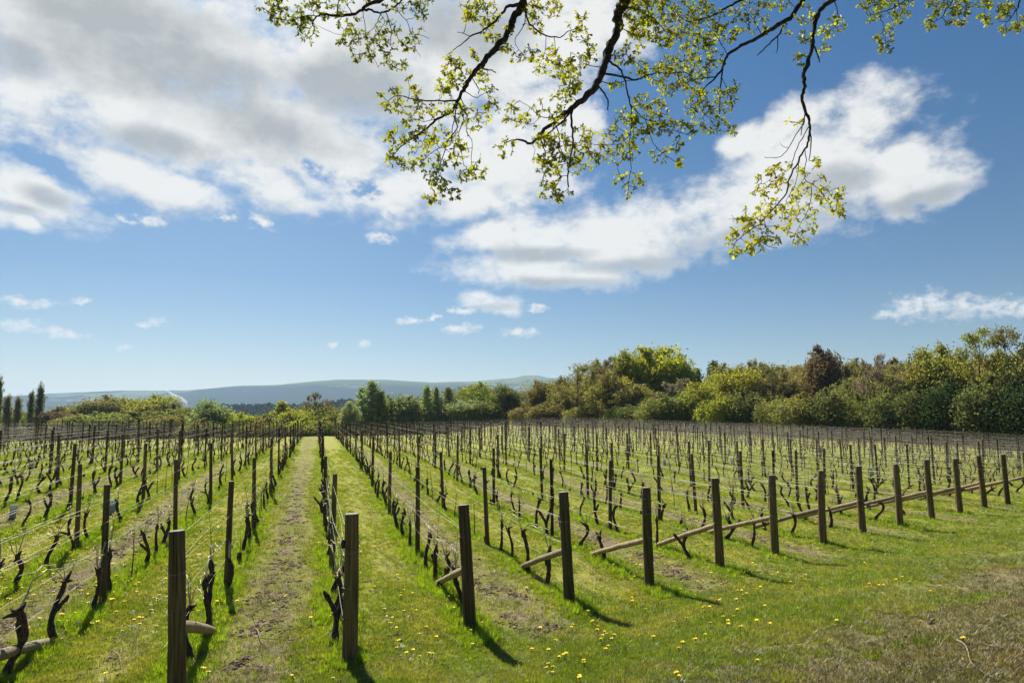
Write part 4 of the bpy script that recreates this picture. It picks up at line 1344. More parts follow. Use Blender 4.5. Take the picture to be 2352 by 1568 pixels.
def vine_mesh(seed, kind, lod=0):
    """kind: old / stump / young. x axis = along the row. returns trunk mesh, cane mesh"""
    rg = random.Random(seed)
    tr, ca = MB(), MB()
    sides = 9 if lod == 0 else 5
    if kind == 'old':
        H = rg.uniform(0.50, 0.74)
        n = 11 if lod == 0 else 6
        ph, am = rg.uniform(0, 6.28), rg.uniform(0.035, 0.095)
        lean = rg.uniform(-0.22, 0.22)
        pts, rad = [], []
        r0 = rg.uniform(0.023, 0.040) if lod == 0 else rg.uniform(0.020, 0.032)
        for i in range(n + 1):
            q = i / n
            pts.append(Vector((lean * q + am * math.sin(ph + q * 5.5), am * 0.6 * math.cos(ph * 1.3 + q * 4.5), -0.05 + (H + 0.05) * q)))
            rad.append(r0 * (1.35 - 0.75 * q if q < 0.4 else 0.92 + 0.12 * math.sin(q * 17 + ph)) * (1 + rg.uniform(-0.14, 0.14)))
        rad[-1] *= 0.8
        rad[-2] *= 1.25
        tr.tube(pts, rad, sides, wob=0.14, rng=rg)
        top = pts[-1]
        if rg.random() < 0.45:      # a second arm forking off the trunk
            j = int(n * rg.uniform(0.35, 0.6))
            d = Vector((rg.choice((-1, 1)) * 0.9, rg.uniform(-0.3, 0.3), 0.9)).normalized()
            ar = wander(rg, pts[j], d, rg.uniform(0.2, 0.38), 5, 0.35, 0.5)
            tr.tube(ar, [r0 * 0.95, r0 * 0.85, r0 * 0.8, r0 * 0.75, r0 * 0.85, r0 * 0.4], sides, wob=0.14, rng=rg)
        # knuckles and short spurs on the head
        for _ in range(rg.randint(2, 4)):
            an = rg.choice((0, math.pi)) + rg.uniform(-0.8, 0.8)
            d = Vector((math.cos(an), math.sin(an) * 0.5, rg.uniform(0.1, 1.1))).normalized()
            sp = wander(rg, top - Vector((0, 0, rg.uniform(0.0, 0.06))), d, rg.uniform(0.07, 0.17), 3, 0.35)
            tr.tube(sp, [r0 * 0.75, r0 * 0.7, r0 * 0.5, r0 * 0.3], 6 if lod == 0 else 4, wob=0.12, rng=rg)
        nc = rg.choice((1, 1, 2, 2))
        d0 = rg.choice((-1, 1))
        for c in range(nc):
            dr = d0 if c == 0 else -d0
            L = rg.uniform(0.55, 0.95)
            cp = [top + Vector((0, 0, -0.01))]
            m = 8 if lod == 0 else 4
            hgt = 0.82 + rg.uniform(-0.02, 0.10)
            for i in range(1, m + 1):
                q = i / m
                z = top.z + (hgt - top.z) * min(1, q * 2.4) + 0.06 * math.sin(min(1, q * 1.8) * math.pi) + rg.uniform(-0.018, 0.018)
                cp.append(Vector((top.x + dr * L * q, top.y * (1 - q) + rg.uniform(-0.02, 0.02), z)))
            ca.tube(cp, [(0.0095 if lod == 0 else 0.014) - 0.005 * i / m for i in range(m + 1)], 6 if lod == 0 else 3, mat=0)
            # buds just breaking
            for i in range(14 if lod == 0 else 10):
                q = rg.uniform(0.1, 1) * m
                j = min(m - 1, int(q))
                b = cp[j].lerp(cp[j + 1], q - j)
                for _ in range(2):
                    s_ = rg.uniform(0.010, 0.022) * (1 if lod == 0 else 1.9)
                    d = Vector((rg.uniform(-1, 1), rg.uniform(-1, 1), rg.uniform(0, 1.3))).normalized()
                    e = d.orthogonal().normalized() * s_ * 0.5
                    ca.add([b, b + d * s_ * 0.6 + e, b + d * s_ * 1.4, b + d * s_ * 0.6 - e], [(0, 1, 2, 3)], 1)
        if rg.random() < 0.45:
            sp = wander(rg, top, Vector((rg.uniform(-0.2, 0.2), 0, 1)), rg.uniform(0.35, 0.75), 5, 0.10)
            ca.tube(sp, [0.006, 0.005, 0.004, 0.003, 0.0025, 0.0015], 5 if lod == 0 else 3, mat=2)
    elif kind == 'stump':
        H = rg.uniform(0.10, 0.30)
        pts = [Vector((0, 0, -0.05)), Vector((0.01, 0, H * 0.4)), Vector((0.03, 0.01, H * 0.8)), Vector((0.04, 0.01, H))]
        tr.tube(pts, [0.05, 0.042, 0.045, 0.03], sides, wob=0.15, rng=rg)
        sp = wander(rg, pts[-1], Vector((rg.uniform(-0.2, 0.2), 0, 1)), rg.uniform(0.3, 0.7), 5, 0.12)
        ca.tube(sp, [0.006, 0.005, 0.004, 0.003, 0.0025, 0.0015], 4, mat=2)
    else:
        H = rg.uniform(0.7, 1.05)
        pts = wander(rg, Vector((0, 0, -0.03)), Vector((rg.uniform(-0.1, 0.1), 0, 1)), H, 8, 0.09, 0.2)
        tr.tube(pts, [0.015, 0.013, 0.011, 0.010, 0.009, 0.008, 0.007, 0.005, 0.004], 6 if lod == 0 else 4, wob=0.1, rng=rg)
        top = pts[6]
        cp = [top]
        dr = rg.choice((-1, 1))
        for i in range(1, 6):
            cp.append(Vector((top.x + dr * 0.12 * i, rg.uniform(-0.02, 0.02), 0.84 + rg.uniform(-0.02, 0.02))))
        ca.tube(cp, [0.005, 0.005, 0.004, 0.004, 0.003, 0.002], 5 if lod == 0 else 3, mat=0)
    return tr.mesh('vine', [M_VINE]), ca.mesh('cane', [M_CANE, M_BUD, M_SHOOT])


VK = ['old'] * 12 + ['stump'] * 2 + ['young'] * 3
VM = [vine_mesh(200 + i, kd) for i, kd in enumerate(VK)]
VMF = [vine_mesh(300 + i, kd, 1) for i, kd in enumerate(['old'] * 7 + ['young'] * 1)]
VMFA = [(tri_arrays(a), tri_arrays(b)) for a, b in VMF]
RZ = math.atan2(CN, -SN)
ft = ([], [], 0); fc = ([], [], 0)
KINDL = {'old': 'gnarled dark vine', 'stump': 'cut-back vine stump', 'young': 'thin young vine'}
for i, (_, x, y, k, nv, rv, drz, sc) in enumerate(vines):
    z = T(x, y)
    fl = math.pi if rv * 977 % 1 > 0.5 else 0
    M = Matrix.Translation((x, y, z)) @ Matrix.Rotation(RZ + drz + fl, 4, 'Z') @ Matrix.Diagonal((1, 1, sc, 1))
    if i < 300:
        vi = int(rv * len(VM)) % len(VM)
        o = link_mesh('vine', VM[vi][0]); o.matrix_world = M
        cnt[(k, VK[vi])] = cnt.get((k, VK[vi]), 0) + 1
        tag(o, '%s, %s in view in %s' % (KINDL[VK[vi]], ordw(cnt[(k, VK[vi])]), rowname(k)), 'vine', 'vines planted along the rows')
        link_mesh('cane', VM[vi][1], o)
    else:
        (a, b) = VMFA[int(rv * len(VMFA)) % len(VMFA)]
        ft = (ft[0], ft[1], append_far(ft[0], ft[1], ft[2], a[0], a[1], M))
        fc = (fc[0], fc[1], append_far(fc[0], fc[1], fc[2], b[0], b[1], M))
o = link_mesh('far_vines', np_mesh('far_vines', np.concatenate(ft[0]), np.concatenate(ft[1]), M_VINE))
tag(o, 'mass of small distant vine trunks filling the far rows', 'vines', None, 'stuff')
o = link_mesh('far_canes', np_mesh('far_canes', np.concatenate(fc[0]), np.concatenate(fc[1]), M_FCANE))
tag(o, 'pale canes tied along the low wires of the far rows', 'canes', None, 'stuff')

# ------------------------------------------------------------------ vine guards
mb = MB()
seg = 16
prof_ = [(0.066, 0.0), (0.068, 0.10), (0.072, 0.22), (0.078, 0.32), (0.080, 0.325), (0.074, 0.32), (0.068, 0.22), (0.062, 0.02)]
vs = [Vector((r * math.cos(2 * math.pi * j / seg), r * math.sin(2 * math.pi * j / seg), z)) for r, z in prof_ for j in range(seg)]
fs = [(i * seg + j, i * seg + (j + 1) % seg, (i + 1) * seg + (j + 1) % seg, (i + 1) * seg + j) for i in range(len(prof_) - 1) for j in range(seg)]
mb.add(vs, fs)
for z in (0.08, 0.24):
    mb.tube([Vector((0.074 * math.cos(a), 0.074 * math.sin(a), z)) for a in [2 * math.pi * j / 16 for j in range(17)]], 0.004, 4, cap=False)
GM = mb.mesh('vine_guard', [M_GUARD])
for (px, py, lab) in [
    (28, 1190, 'white plastic vine guard by the post at the left edge'), (258, 1178, 'cream tube guard standing behind the left line post'),
    (72, 1078, 'pale guard among the third rows at the far left'), (80, 1040, 'small white guard low under the far-left wires'),
    (403, 1036, 'small pale guard between two posts left of the alley'), (1682, 1066, 'white guard tube midway in the right block, left one of two'),
    (1676, 1040, 'pale guard just behind the white guard tube in the right block'), (1879, 1038, 'small white guard among the far right rows near the copper tree'),
    (2003, 1042, 'white guard in the far rows under the bare grey tree'), (2003, 1092, 'grey-white guard close behind the eighth end post'),
    (1005, 1044, 'pale guard in the rows right of the grass alley'), (1145, 1044, 'pale guard beside a mid-field post in the centre'),
    (1348, 1030, 'tiny white guard in the middle rows'), (1526, 1068, 'pale guard behind the fifth end post'),
]:
    x, y, z = hit(px, py)
    o = link_mesh('vine_guard', GM); o.location = (x, y, T(x, y) - 0.01); o.rotation_euler = (0.06, -0.04, px * 0.1)
    sc_ = min(1.4, 0.9 + y * 0.008); o.scale = (sc_, sc_, sc_)
    tag(o, lab, 'vine guard', 'plastic vine guards')

# ------------------------------------------------------------------ grass
def tuft(seed, nb, h, spread, w, bend):
    rg = np.random.RandomState(seed)
    Vs, Fs, n = [], [], 0
    for i in range(nb):
        a = rg.uniform(0, 2 * np.pi); r = spread * np.sqrt(rg.rand())
        b = np.array([r * np.cos(a), r * np.sin(a), -0.005])
        d = np.array([np.cos(a + rg.normal(0, 0.8)), np.sin(a + rg.normal(0, 0.8)), 0])
        sd = np.array([-d[1], d[0], 0]) * w * rg.uniform(0.7, 1.3)
        hh = h * rg.uniform(0.5, 1.15); bd = bend * hh * rg.uniform(0.3, 1.3)
        m = b + d * bd * 0.3 + np.array([0, 0, hh * 0.55]); tp = b + d * bd + np.array([0, 0, hh])
        Vs += [b - sd, b + sd, m + sd * 0.8, m - sd * 0.8, tp]
        Fs += [(n, n + 1, n + 2), (n, n + 2, n + 3), (n + 3, n + 2, n + 4)]
        n += 5
    return np.array(Vs), np.array(Fs)


def scatter(name, P, proto_objs_mesh, scale, rng, label, zs=None):
    """one object: points carrying instances of a few tuft meshes (geometry nodes)"""
    n = len(P)
    me = bpy.data.meshes.new(name)
    me.vertices.add(n)
    me.vertices.foreach_set('co', np.ascontiguousarray(P, dtype=np.float32).ravel())
    at = me.attributes.new('rot', 'FLOAT_VECTOR', 'POINT')
    r = np.zeros((n, 3), dtype=np.float32)
    r[:, 0] = rng.normal(0, 0.12, n); r[:, 1] = rng.normal(0, 0.12, n); r[:, 2] = rng.uniform(0, 6.28, n)
    at.data.foreach_set('vector', r.ravel())
    at = me.attributes.new('scl', 'FLOAT', 'POINT'); at.data.foreach_set('value', np.ascontiguousarray(scale, dtype=np.float32))
    at = me.attributes.new('pick', 'INT', 'POINT'); at.data.foreach_set('value', rng.randint(0, len(proto_objs_mesh), n).astype(np.int32))
    o = link_mesh(name, me)
    g = bpy.data.node_groups.new(name + '_nodes', 'GeometryNodeTree')
    g.interface.new_socket('Geometry', in_out='INPUT', socket_type='NodeSocketGeometry')
    g.interface.new_socket('Geometry', in_out='OUTPUT', socket_type='NodeSocketGeometry')
    a_in, a_out = g.nodes.new('NodeGroupInput'), g.nodes.new('NodeGroupOutput')
    gi_ = g.nodes.new('GeometryNodeGeometryToInstance')
    for po in reversed(proto_objs_mesh):
        oi = g.nodes.new('GeometryNodeObjectInfo'); oi.inputs['Object'].default_value = po
        g.links.new(oi.outputs['Geometry'], gi_.inputs[0])
    ip = g.nodes.new('GeometryNodeInstanceOnPoints')
    g.links.new(a_in.outputs[0], ip.inputs['Points'])
    g.links.new(gi_.outputs[0], ip.inputs['Instance'])
    ip.inputs['Pick Instance'].default_value = True

    def attr(nm, dt, out):
        nd = g.nodes.new('GeometryNodeInputNamedAttribute'); nd.data_type = dt; nd.inputs[0].default_value = nm
        return nd.outputs[0]
    g.links.new(attr('pick', 'INT', 0), ip.inputs['Instance Index'])
    g.links.new(attr('rot', 'FLOAT_VECTOR', 0), ip.inputs['Rotation'])
    g.links.new(attr('scl', 'FLOAT', 0), ip.inputs['Scale'])
    g.links.new(ip.outputs[0], a_out.inputs[0])
    md = o.modifiers.new('scatter', 'NODES'); md.node_group = g
    tag(o, label, None, None, 'stuff')
    return o


def protos(name, specs, mat):
    L = []
    for sp in specs:
        V_, F_ = tuft(*sp)
        me = np_mesh(name, V_, F_, mat)
        L.append(bpy.data.objects.new(name, me))
    return L


PR_S = protos('short_tuft', [(s, 22, 0.050, 0.055, 0.0026, 0.8) for s in (1, 2, 3)], M_GRASS_S)
PR_L = protos('lush_tuft', [(s, 22, 0.128, 0.050, 0.0032, 0.6) for s in (4, 5, 6)], M_GRASS_L)
PR_D = protos('dry_tuft', [(s, 14, 0.045, 0.075, 0.0024, 2.4) for s in (7, 8, 9)], M_GRASS_D)
PR_P = protos('path_tuft', [(s, 20, 0.034, 0.060, 0.0024, 1.0) for s in (10, 11, 12)], M_GRASS_P)

grs = np.random.RandomState(77)


def vnoise(x, y, sc, seed=0.0):
    """smooth value noise, vectorised"""
    x = x * sc + seed * 17.3; y = y * sc + seed * 9.1
    xi, yi = np.floor(x), np.floor(y)
    fx, fy = x - xi, y - yi
    fx = fx * fx * (3 - 2 * fx); fy = fy * fy * (3 - 2 * fy)
    h = lambda a, b: (np.abs(np.sin(a * 127.1 + b * 311.7)) * 43758.5453) % 1.0
    return (h(xi, yi) * (1 - fx) + h(xi + 1, yi) * fx) * (1 - fy) + (h(xi, yi + 1) * (1 - fx) + h(xi + 1, yi + 1) * fx) * fy


def fan_points(n, y0, y1, power):
    """points over the visible fan, thinner with distance"""
    q = grs.rand(n)
    y = (y0 ** (2 - power) + q * (y1 ** (2 - power) - y0 ** (2 - power))) ** (1 / (2 - power))
    x = grs.uniform(-0.86, 1.02, n) * y
    return x, y


def field_coords(x, y):
    p = x * CN + y * SN; a = -x * SN + y * CN
    s = a - 7.8 - 0.43 * p
    kf = np.minimum((p - 0.35) / 1.68, 3 + (p - 5.39) / 1.82)
    fr = kf - np.floor(kf)
    dirty = np.mod(np.floor(kf), 2)
    return p, a, s, np.abs(fr - 0.5), dirty


# short sward
x, y = fan_points(225000, 4.6, 46, 1.75)
p, a, s, dc, dirty = field_coords(x, y)
nz = vnoise(x, y, 0.9, 1) * 0.5 + vnoise(x, y, 2.7, 2) * 0.3 + vnoise(x, y, 8, 3) * 0.2
st = vnoise(p * 3.0, a * 0.5, 1.0, 4)
am = np.clip((0.36 - dc) / 0.28, 0, 1) * (0.25 + 0.6 * dirty) + (st - 0.5) * 0.8 + (nz - 0.5) * 0.9
prob = np.where(s > -0.6, 1 - np.clip((am - 0.12) / 0.45, 0, 0.93), 1.0)
path = (s + (nz - 0.5) * 4 < -3.9)
keep = (grs.rand(len(x)) < prob) & (~path)
P = np.stack([x, y, terrain_np(x, y)], -1)
sc1 = (0.30 + 1.45 * nz) * np.clip(0.85 + (y - 10) * 0.02, 0.85, 1.6) * grs.uniform(0.7, 1.3, len(x))
scatter('grass', P[keep], PR_S, sc1[keep], grs, 'short sunlit grass between the rows and on the headland')
# path
x, y = fan_points(80000, 4.2, 26, 1.5)
p, a, s, dc, dirty = field_coords(x, y)
nz = vnoise(x, y, 0.9, 1) * 0.5 + vnoise(x, y, 2.7, 2) * 0.3 + vnoise(x, y, 8, 3) * 0.2
keep = (s + (nz - 0.5) * 4 < -3.1) & (grs.rand(len(x)) < 0.35 + nz)
P = np.stack([x, y, terrain_np(x, y)], -1)
scatter('path_grass', P[keep], PR_P, (0.6 + 0.8 * nz[keep]) * grs.uniform(0.7, 1.3, keep.sum()), grs, 'thin worn grass on the track at the lower right')
# lush strips under the vines
x, y = fan_points(175000, 4.6, 60, 1.6)
p, a, s, dc, dirty = field_coords(x, y)
nz = vnoise(x, y, 1.3, 5) * 0.6 + vnoise(x, y, 4.0, 6) * 0.4
d_row = 0.5 - dc
wgt = np.clip((0.22 - d_row) / 0.12, 0, 1) * np.clip((nz - 0.22) / 0.3, 0, 1)
front = (s < 0.2) & (s > -3.4)
wgt = np.where(s > -0.3, wgt, 0) + np.where(front, np.clip((nz - 0.60) / 0.2, 0, 1) * 0.5, 0)
keep = grs.rand(len(x)) < wgt
P = np.stack([x, y, terrain_np(x, y)], -1)
scl = (0.42 + 0.75 * nz) * np.where(s > -0.3, 1.0, 0.45) * np.clip(1.05 - d_row * 1.5, 0.5, 1) * grs.uniform(0.7, 1.25, len(x)) * np.where(y > 20, 0.85, 1)
scatter('lush_grass', P[keep], PR_L, scl[keep], grs, 'longer bright green grass growing under the vines')
# dry stalks and mown litter in the alleys
x, y = fan_points(95000, 4.6, 34, 1.7)
p, a, s, dc, dirty = field_coords(x, y)
nz = vnoise(x, y, 1.7, 8) * 0.6 + vnoise(x, y, 5.0, 9) * 0.4
st = vnoise(p * 3.0, a * 0.5, 1.0, 4)
wgt = np.where(s > -0.8, np.clip((0.38 - dc) / 0.2, 0, 1) * (0.16 + 0.45 * dirty) + np.clip((st - 0.62) * 2.2, 0, 0.7), 0.10) * np.clip(nz * 1.8, 0, 1)
wgt = np.where(s < -3.0, 0.30 * nz, wgt)
keep = grs.rand(len(x)) < wgt
P = np.stack([x, y, terrain_np(x, y)], -1)
scatter('dry_litter', P[keep], PR_D, grs.uniform(0.5, 1.25, keep.sum()), grs, 'pale dry stalks and cut litter lying in the alleys')

x, y = fan_points(60000, 4.6, 28, 1.6)
p, a, s, dc, dirty = field_coords(x, y)
nz = vnoise(x, y, 2.2, 21) * 0.6 + vnoise(x, y, 6.0, 22) * 0.4
wgt = np.where(s > -0.5, np.clip((0.30 - dc) / 0.15, 0, 1) * (0.05 + 0.6 * dirty), 0.02) * np.clip((nz - 0.45) * 4, 0, 1)
keep = grs.rand(len(x)) < wgt
CL = []
for sd in (1, 2, 3):
    rgc = np.random.RandomState(sd)
    Vc, Fc, nc_ = [], [], 0
    for _ in range(7):
        c0 = np.array([rgc.uniform(-0.05, 0.05), rgc.uniform(-0.05, 0.05), 0.0]); r_ = rgc.uniform(0.008, 0.026)
        ov = np.array([(1, 0, 0), (-1, 0, 0), (0, 1, 0), (0, -1, 0), (0, 0, 0.8), (0, 0, -0.6), (.7, .7, .5), (-.7, .6, .5), (.6, -.7, .5), (-.7, -.7, .4)]) * r_ * rgc.uniform(0.7, 1.2, (10, 1))
        Vc.append(ov + c0)
        Fc += [(nc_ + i, nc_ + j, nc_ + k) for i, j, k in ((0, 6, 8), (6, 4, 8), (6, 2, 4), (2, 7, 4), (7, 9, 4), (9, 8, 4), (7, 1, 9), (9, 3, 8), (2, 1, 7), (9, 1, 3), (3, 0, 8), (0, 2, 6))]
        nc_ += 10
    CL.append(bpy.data.objects.new('clod', np_mesh('clod', np.concatenate(Vc), np.array(Fc), M_CLOD)))
P = np.stack([x, y, terrain_np(x, y) + 0.004], -1)
scatter('soil_clods', P[keep], CL, grs.uniform(0.5, 1.3, keep.sum()), grs, 'brown crumbs and clods of bare soil in the worn alleys')

# ------------------------------------------------------------------ dandelions
def dandelion_mesh(seed, open_=True):
    rg = random.Random(seed)
    mb = MB()
    h = rg.uniform(0.055, 0.10)
    tx, ty = rg.uniform(-0.02, 0.02), rg.uniform(-0.02, 0.02)
    top = Vector((tx, ty, h))
    mb.tube([Vector((0, 0, -0.01)), Vector((tx * 0.3, ty * 0.3, h * 0.55)), top], 0.0022, 4, mat=1)
    if open_:
        for ring, (nn, rad, tilt) in enumerate(((15, 0.024, 0.25), (12, 0.019, 0.65), (8, 0.012, 1.1))):
            for j in range(nn):
                a = 2 * math.pi * (j + 0.5 * ring) / nn
                d = Vector((math.cos(a) * math.cos(tilt), math.sin(a) * math.cos(tilt), math.sin(tilt)))
                s_ = Vector((-math.sin(a), math.cos(a), 0)) * rad * 0.22
                b = top + Vector((0, 0, 0.002 + ring * 0.002))
                mb.add([b, b + d * rad * 0.7 + s_, b + d * rad, b + d * rad * 0.7 - s_], [(0, 1, 2, 3)], 0)
        mb.tube([top - Vector((0, 0, 0.012)), top + Vector((0, 0, 0.001))], [0.004, 0.008], 6, mat=1)
    else:
        ico = 60
        for j in range(ico):
            z = 1 - 2 * (j + 0.5) / ico; r = math.sqrt(1 - z * z); a = j * 2.399
            d = Vector((r * math.cos(a), r * math.sin(a), z))
            o1 = d.orthogonal().normalized() * 0.006; o2 = d.cross(o1)
            c = top + Vector((0, 0, 0.02)) + d * 0.022
            mb.add([c - o1, c + o2, c + o1, c - o2], [(0, 1, 2, 3)], 2)
    for j in range(5):
        a = rg.uniform(0, 6.28); L = rg.uniform(0.05, 0.09)
        d = Vector((math.cos(a), math.sin(a), 0.25)); s_ = Vector((-math.sin(a), math.cos(a), 0)) * L * 0.14
        mb.add([Vector((0, 0, 0)), d * L * 0.55 + s_, d * L, d * L * 0.55 - s_], [(0, 1, 2, 3)], 1)
    return mb.mesh('dandelion', [M_DANYEL, M_DANGRN, M_SEED], False)


DM = [dandelion_mesh(s) for s in range(6)]
DS = [dandelion_mesh(s, False) for s in range(20, 22)]
c3 = [(970,825),(985,835),(1000,845),(965,840),(1010,870),(1060,840),(1110,850),(1125,865),(1105,885),(1075,890),(945,945),(960,935),(1010,965),(1005,975),(905,970),(920,985),(940,990),(925,1005),(895,1020),(930,1030),(1175,905),(1225,905),(1250,925),(1280,935),(1240,890),(1170,930),(1320,958),(805,1020),(805,1035),(675,992),(610,965),(625,930),(700,925),(730,925),(775,888),(790,932),(820,955),(645,890),(440,1070),(425,1040),(370,1030),(355,1015),(725,1063),(740,1070),(760,1075),(635,1113),(570,1135),(835,1120),(848,1140),(875,1128),(895,1080),(915,1180),(1008,1137),(1063,1155),(1050,1050),(1205,1068),(735,1205),(695,1232),(765,1148),(837,1165),(620,1265),(610,1275),(480,1233),(192,1182),(210,1200),(212,1235),(230,1195),(228,1275),(270,1222),(160,1135),(60,1163),(185,1160),(145,1080),(25,1315),(128,1352),(102,1428),(1002,1358),(612,1415),(605,1425),(1398,1128),(1818,1162),(2053,1237),(1885,975),(1932,963),(1550,960),(1580,955),(1610,965),(1640,955),(1705,915),(1730,912),(1775,928),(1735,800),(1540,830),(1555,835),(1570,740),(1550,735),(1885,740),(1950,742),(1975,745),(1995,738),(1605,805),(1660,770),(1810,660),(1815,672),(1770,630),(1840,650),(1295,740),(1410,780),(1100,793),(1800,640),(2205,540),(2195,550),(2215,560),(2100,655),(2140,655),(2260,752)]
c2 = [(25,1100),(175,1235),(280,1208),(650,972),(670,1080),(680,1075),(665,1090),(730,1093),(605,1252),(630,1215),(650,1285),(665,1362),(645,1385),(710,1435),(725,1408),(820,1415),(845,1430),(780,1440),(875,1320),(760,1320),(815,1270),(740,1185),(690,1190),(575,1175),(585,1205),(930,1110),(965,1160),(1110,1263),(1050,1300),(1065,1365),(890,945),(905,890),(595,800),(735,795),(530,1045),(1480,1405),(1540,1447),(1580,1437),(1500,1475),(1475,1507),(1500,1505),(1505,1540),(1660,1558),(1530,1355),(1430,1300),(1620,1272),(1730,1240),(1765,1292),(1800,1308),(1785,1350),(1850,1335),(1803,1395),(1690,1475),(1390,1412),(1460,990),(1480,992),(1370,1045),(1390,1020),(1090,1000),(300,1555),(80,1560)]
c1 = [(1135,1505),(1150,1535),(1125,1512),(585,1535),(1835,1210),(1725,1237),(1630,1560),(1580,1100),(910,1000),(685,915),(690,998),(760,1070),(500,1200),(505,1255),(350,1350),(340,1028),(1590,920),(1500,680),(1150,690),(1120,770),(1150,740),(1170,765),(1200,690),(1085,760),(1235,640),(1320,540),(1305,560),(1340,530)]
dpos = [(1286 + a * .4531, 918.8 + b * .4531) for a, b in c3] + [(643.1 + a * .4143, 918.8 + b * .4143) for a, b in c2] + [(a * .4143, 918.8 + b * .4143) for a, b in c1]
drng = random.Random(8)
dl = []
for (px, py) in dpos:
    x, y, z = hit(px, py + 6)
    dl.append((y, x, z, 'y'))
for (a, b) in [(825,753),(820,748),(870,740),(520,1130),(435,1250),(1215,678),(1130,648),(280,757),(665,655),(1290,1140),(130,905)]:
    x, y, z = hit(a * .4143, 918.8 + b * .4143 + 8)
    dl.append((y, x, z, 's'))
n = 0
while n < 1500:
    y = drng.uniform(9, 62) if drng.random() < 0.75 else drng.uniform(9, 22)
    x = drng.uniform(-0.76, 0.76) * y
    p, a = pa(x, y); s = a - 7.8 - 0.43 * p
    if s < 0.5: continue
    nz = float(vnoise(np.array([x]), np.array([y]), 0.45, 12)[0])
    kf = min((p - 0.35) / 1.68, 3 + (p - 5.39) / 1.82)
    dc = abs(kf - math.floor(kf) - 0.5)
    w = max(0, nz - 0.35) * (1.3 if p < 0 else 0.8) * (0.35 if (math.floor(kf) % 2 and dc < 0.25) else 1.0)
    if drng.random() < w:
        dl.append((y, x, T(x, y), 'y' if drng.random() < 0.965 else 's'))
        n += 1
dl.sort()
Vl, Fl, n0 = [], [], 0
DA = tri_arrays(DM[0])
hv = DA[0].copy()


def where(x, y):
    p, a = pa(x, y); s = a - 7.8 - 0.43 * p
    kf = min((p - 0.35) / 1.68, 3 + (p - 5.39) / 1.82)
    if s < -2.6: return 'on the worn track'
    k = int(round(kf))
    if s < 0: return 'in front of the %s end post' % ordw(max(1, k + 2)) if k >= -1 else 'in the bottom left corner'
    f = int(math.floor(kf))
    far = 'at the near end' if s < 6 else ('in the middle' if s < 14 else 'in the far part')
    if -1 <= f <= 12: return '%s of the alley right of the %s end post' % (far, ordw(f + 2))
    if f < -1: return '%s of the %s alley left of the nearest post' % (far, ordw(-f - 1))
    return 'in the far alleys right of the last end post'


for i, (y, x, z, ty) in enumerate(dl):
    s_ = drng.uniform(0.85, 1.2) * (1.0 if y < 14 else 1.15)
    M = Matrix.Translation((x, y, z)) @ Matrix.Rotation(drng.uniform(0, 6.28), 4, 'Z') @ Matrix.Rotation(drng.uniform(-0.25, 0.25), 4, 'X') @ Matrix.Scale(s_, 4)
    if i < 300:
        o = link_mesh('dandelion', (DM if ty == 'y' else DS)[i % (6 if ty == 'y' else 2)])
        o.matrix_world = M
        wh = where(x, y)
        nm = 'yellow dandelion' if ty == 'y' else 'white dandelion clock'
        tag(o, '%s %s' % (nm, wh), 'dandelion', '%ss %s' % (nm, wh))
    elif ty == 'y':
        n0 = append_far(Vl, Fl, n0, DA[0], DA[1], M)
me = np_mesh('far_dandelions', np.concatenate(Vl), np.concatenate(Fl), M_DANYEL)
o = link_mesh('far_dandelions', me)
tag(o, 'yellow specks of dandelions in the distant grass', 'dandelions', None, 'stuff')

# ------------------------------------------------------------------ fallen twigs and prunings
def twig(px0, py0, px1, py1, r, lab, forks=((0.6, 0.35),), seed=0, name='fallen_twig'):
    rg = random.Random(seed)
    x0, y0, z0 = hit(px0, py0); x1, y1, z1 = hit(px1, py1)
    mb = MB()
    n = 9
    def on(q, off=0.0):
        x = x0 + (x1 - x0) * q; y = y0 + (y1 - y0) * q
        L = math.hypot(x1 - x0, y1 - y0)
        nx_, ny_ = -(y1 - y0) / L, (x1 - x0) / L
        w = off + 0.05 * math.sin(q * 5 + seed) * L
        x += nx_ * w; y += ny_ * w
        return Vector((x - x0, y - y0, T(x, y) - z0 + 0.030 + rg.uniform(0, 0.012)))
    pts = [on(i / n) for i in range(n + 1)]
    mb.tube(pts, [r * (1 - 0.7 * i / n) for i in range(n + 1)], 6)
    for (q, ln) in forks:
        b = on(q); L = math.hypot(x1 - x0, y1 - y0)
        sg = rg.choice((-1, 1))
        e = [b + (on(min(1, q + 0.1 * j)) - b) + Vector((-(y1 - y0) / L, (x1 - x0) / L, 0)) * sg * ln * 0.25 * j * L for j in range(4)]
        mb.tube(e, [r * 0.6, r * 0.5, r * 0.35, r * 0.2], 5)
    o = mb.build(name, M_TWIG, loc=(x0, y0, z0))
    tag(o, lab, 'twig', 'fallen twigs and vine prunings')


twig(2185, 1478, 2292, 1566, 0.0075, 'forked bare twig lying on the track in the bottom right corner', ((0.55, 0.4), (0.75, 0.5)), 1)
twig(2250, 1487, 2350, 1500, 0.006, 'thin twig on the track reaching the right edge', ((0.5, 0.3),), 2)
twig(2215, 1272, 2340, 1292, 0.006, 'thin twig on the track far at the right', ((0.4, 0.2),), 3)
twig(990, 1362, 1035, 1420, 0.006, 'curved pale pruning between second and third end posts', ((0.3, 0.3),), 4)
twig(1020, 1452, 1062, 1505, 0.005, 'straight pale pruning left of the third end post base', (), 5)
twig(1320, 1275, 1370, 1330, 0.006, 'pale pruning right of the fourth end post', ((0.5, 0.2),), 6)
twig(1410, 1310, 1460, 1350, 0.005, 'thin pruning left of the fifth end post', (), 7)
twig(575, 1452, 650, 1500, 0.008, 'dark pruning on the soil between first and second end posts', ((0.4, 0.4),), 8)
twig(620, 1430, 690, 1408, 0.006, 'pale pruning lying across the worn alley', ((0.5, 0.3),), 9)
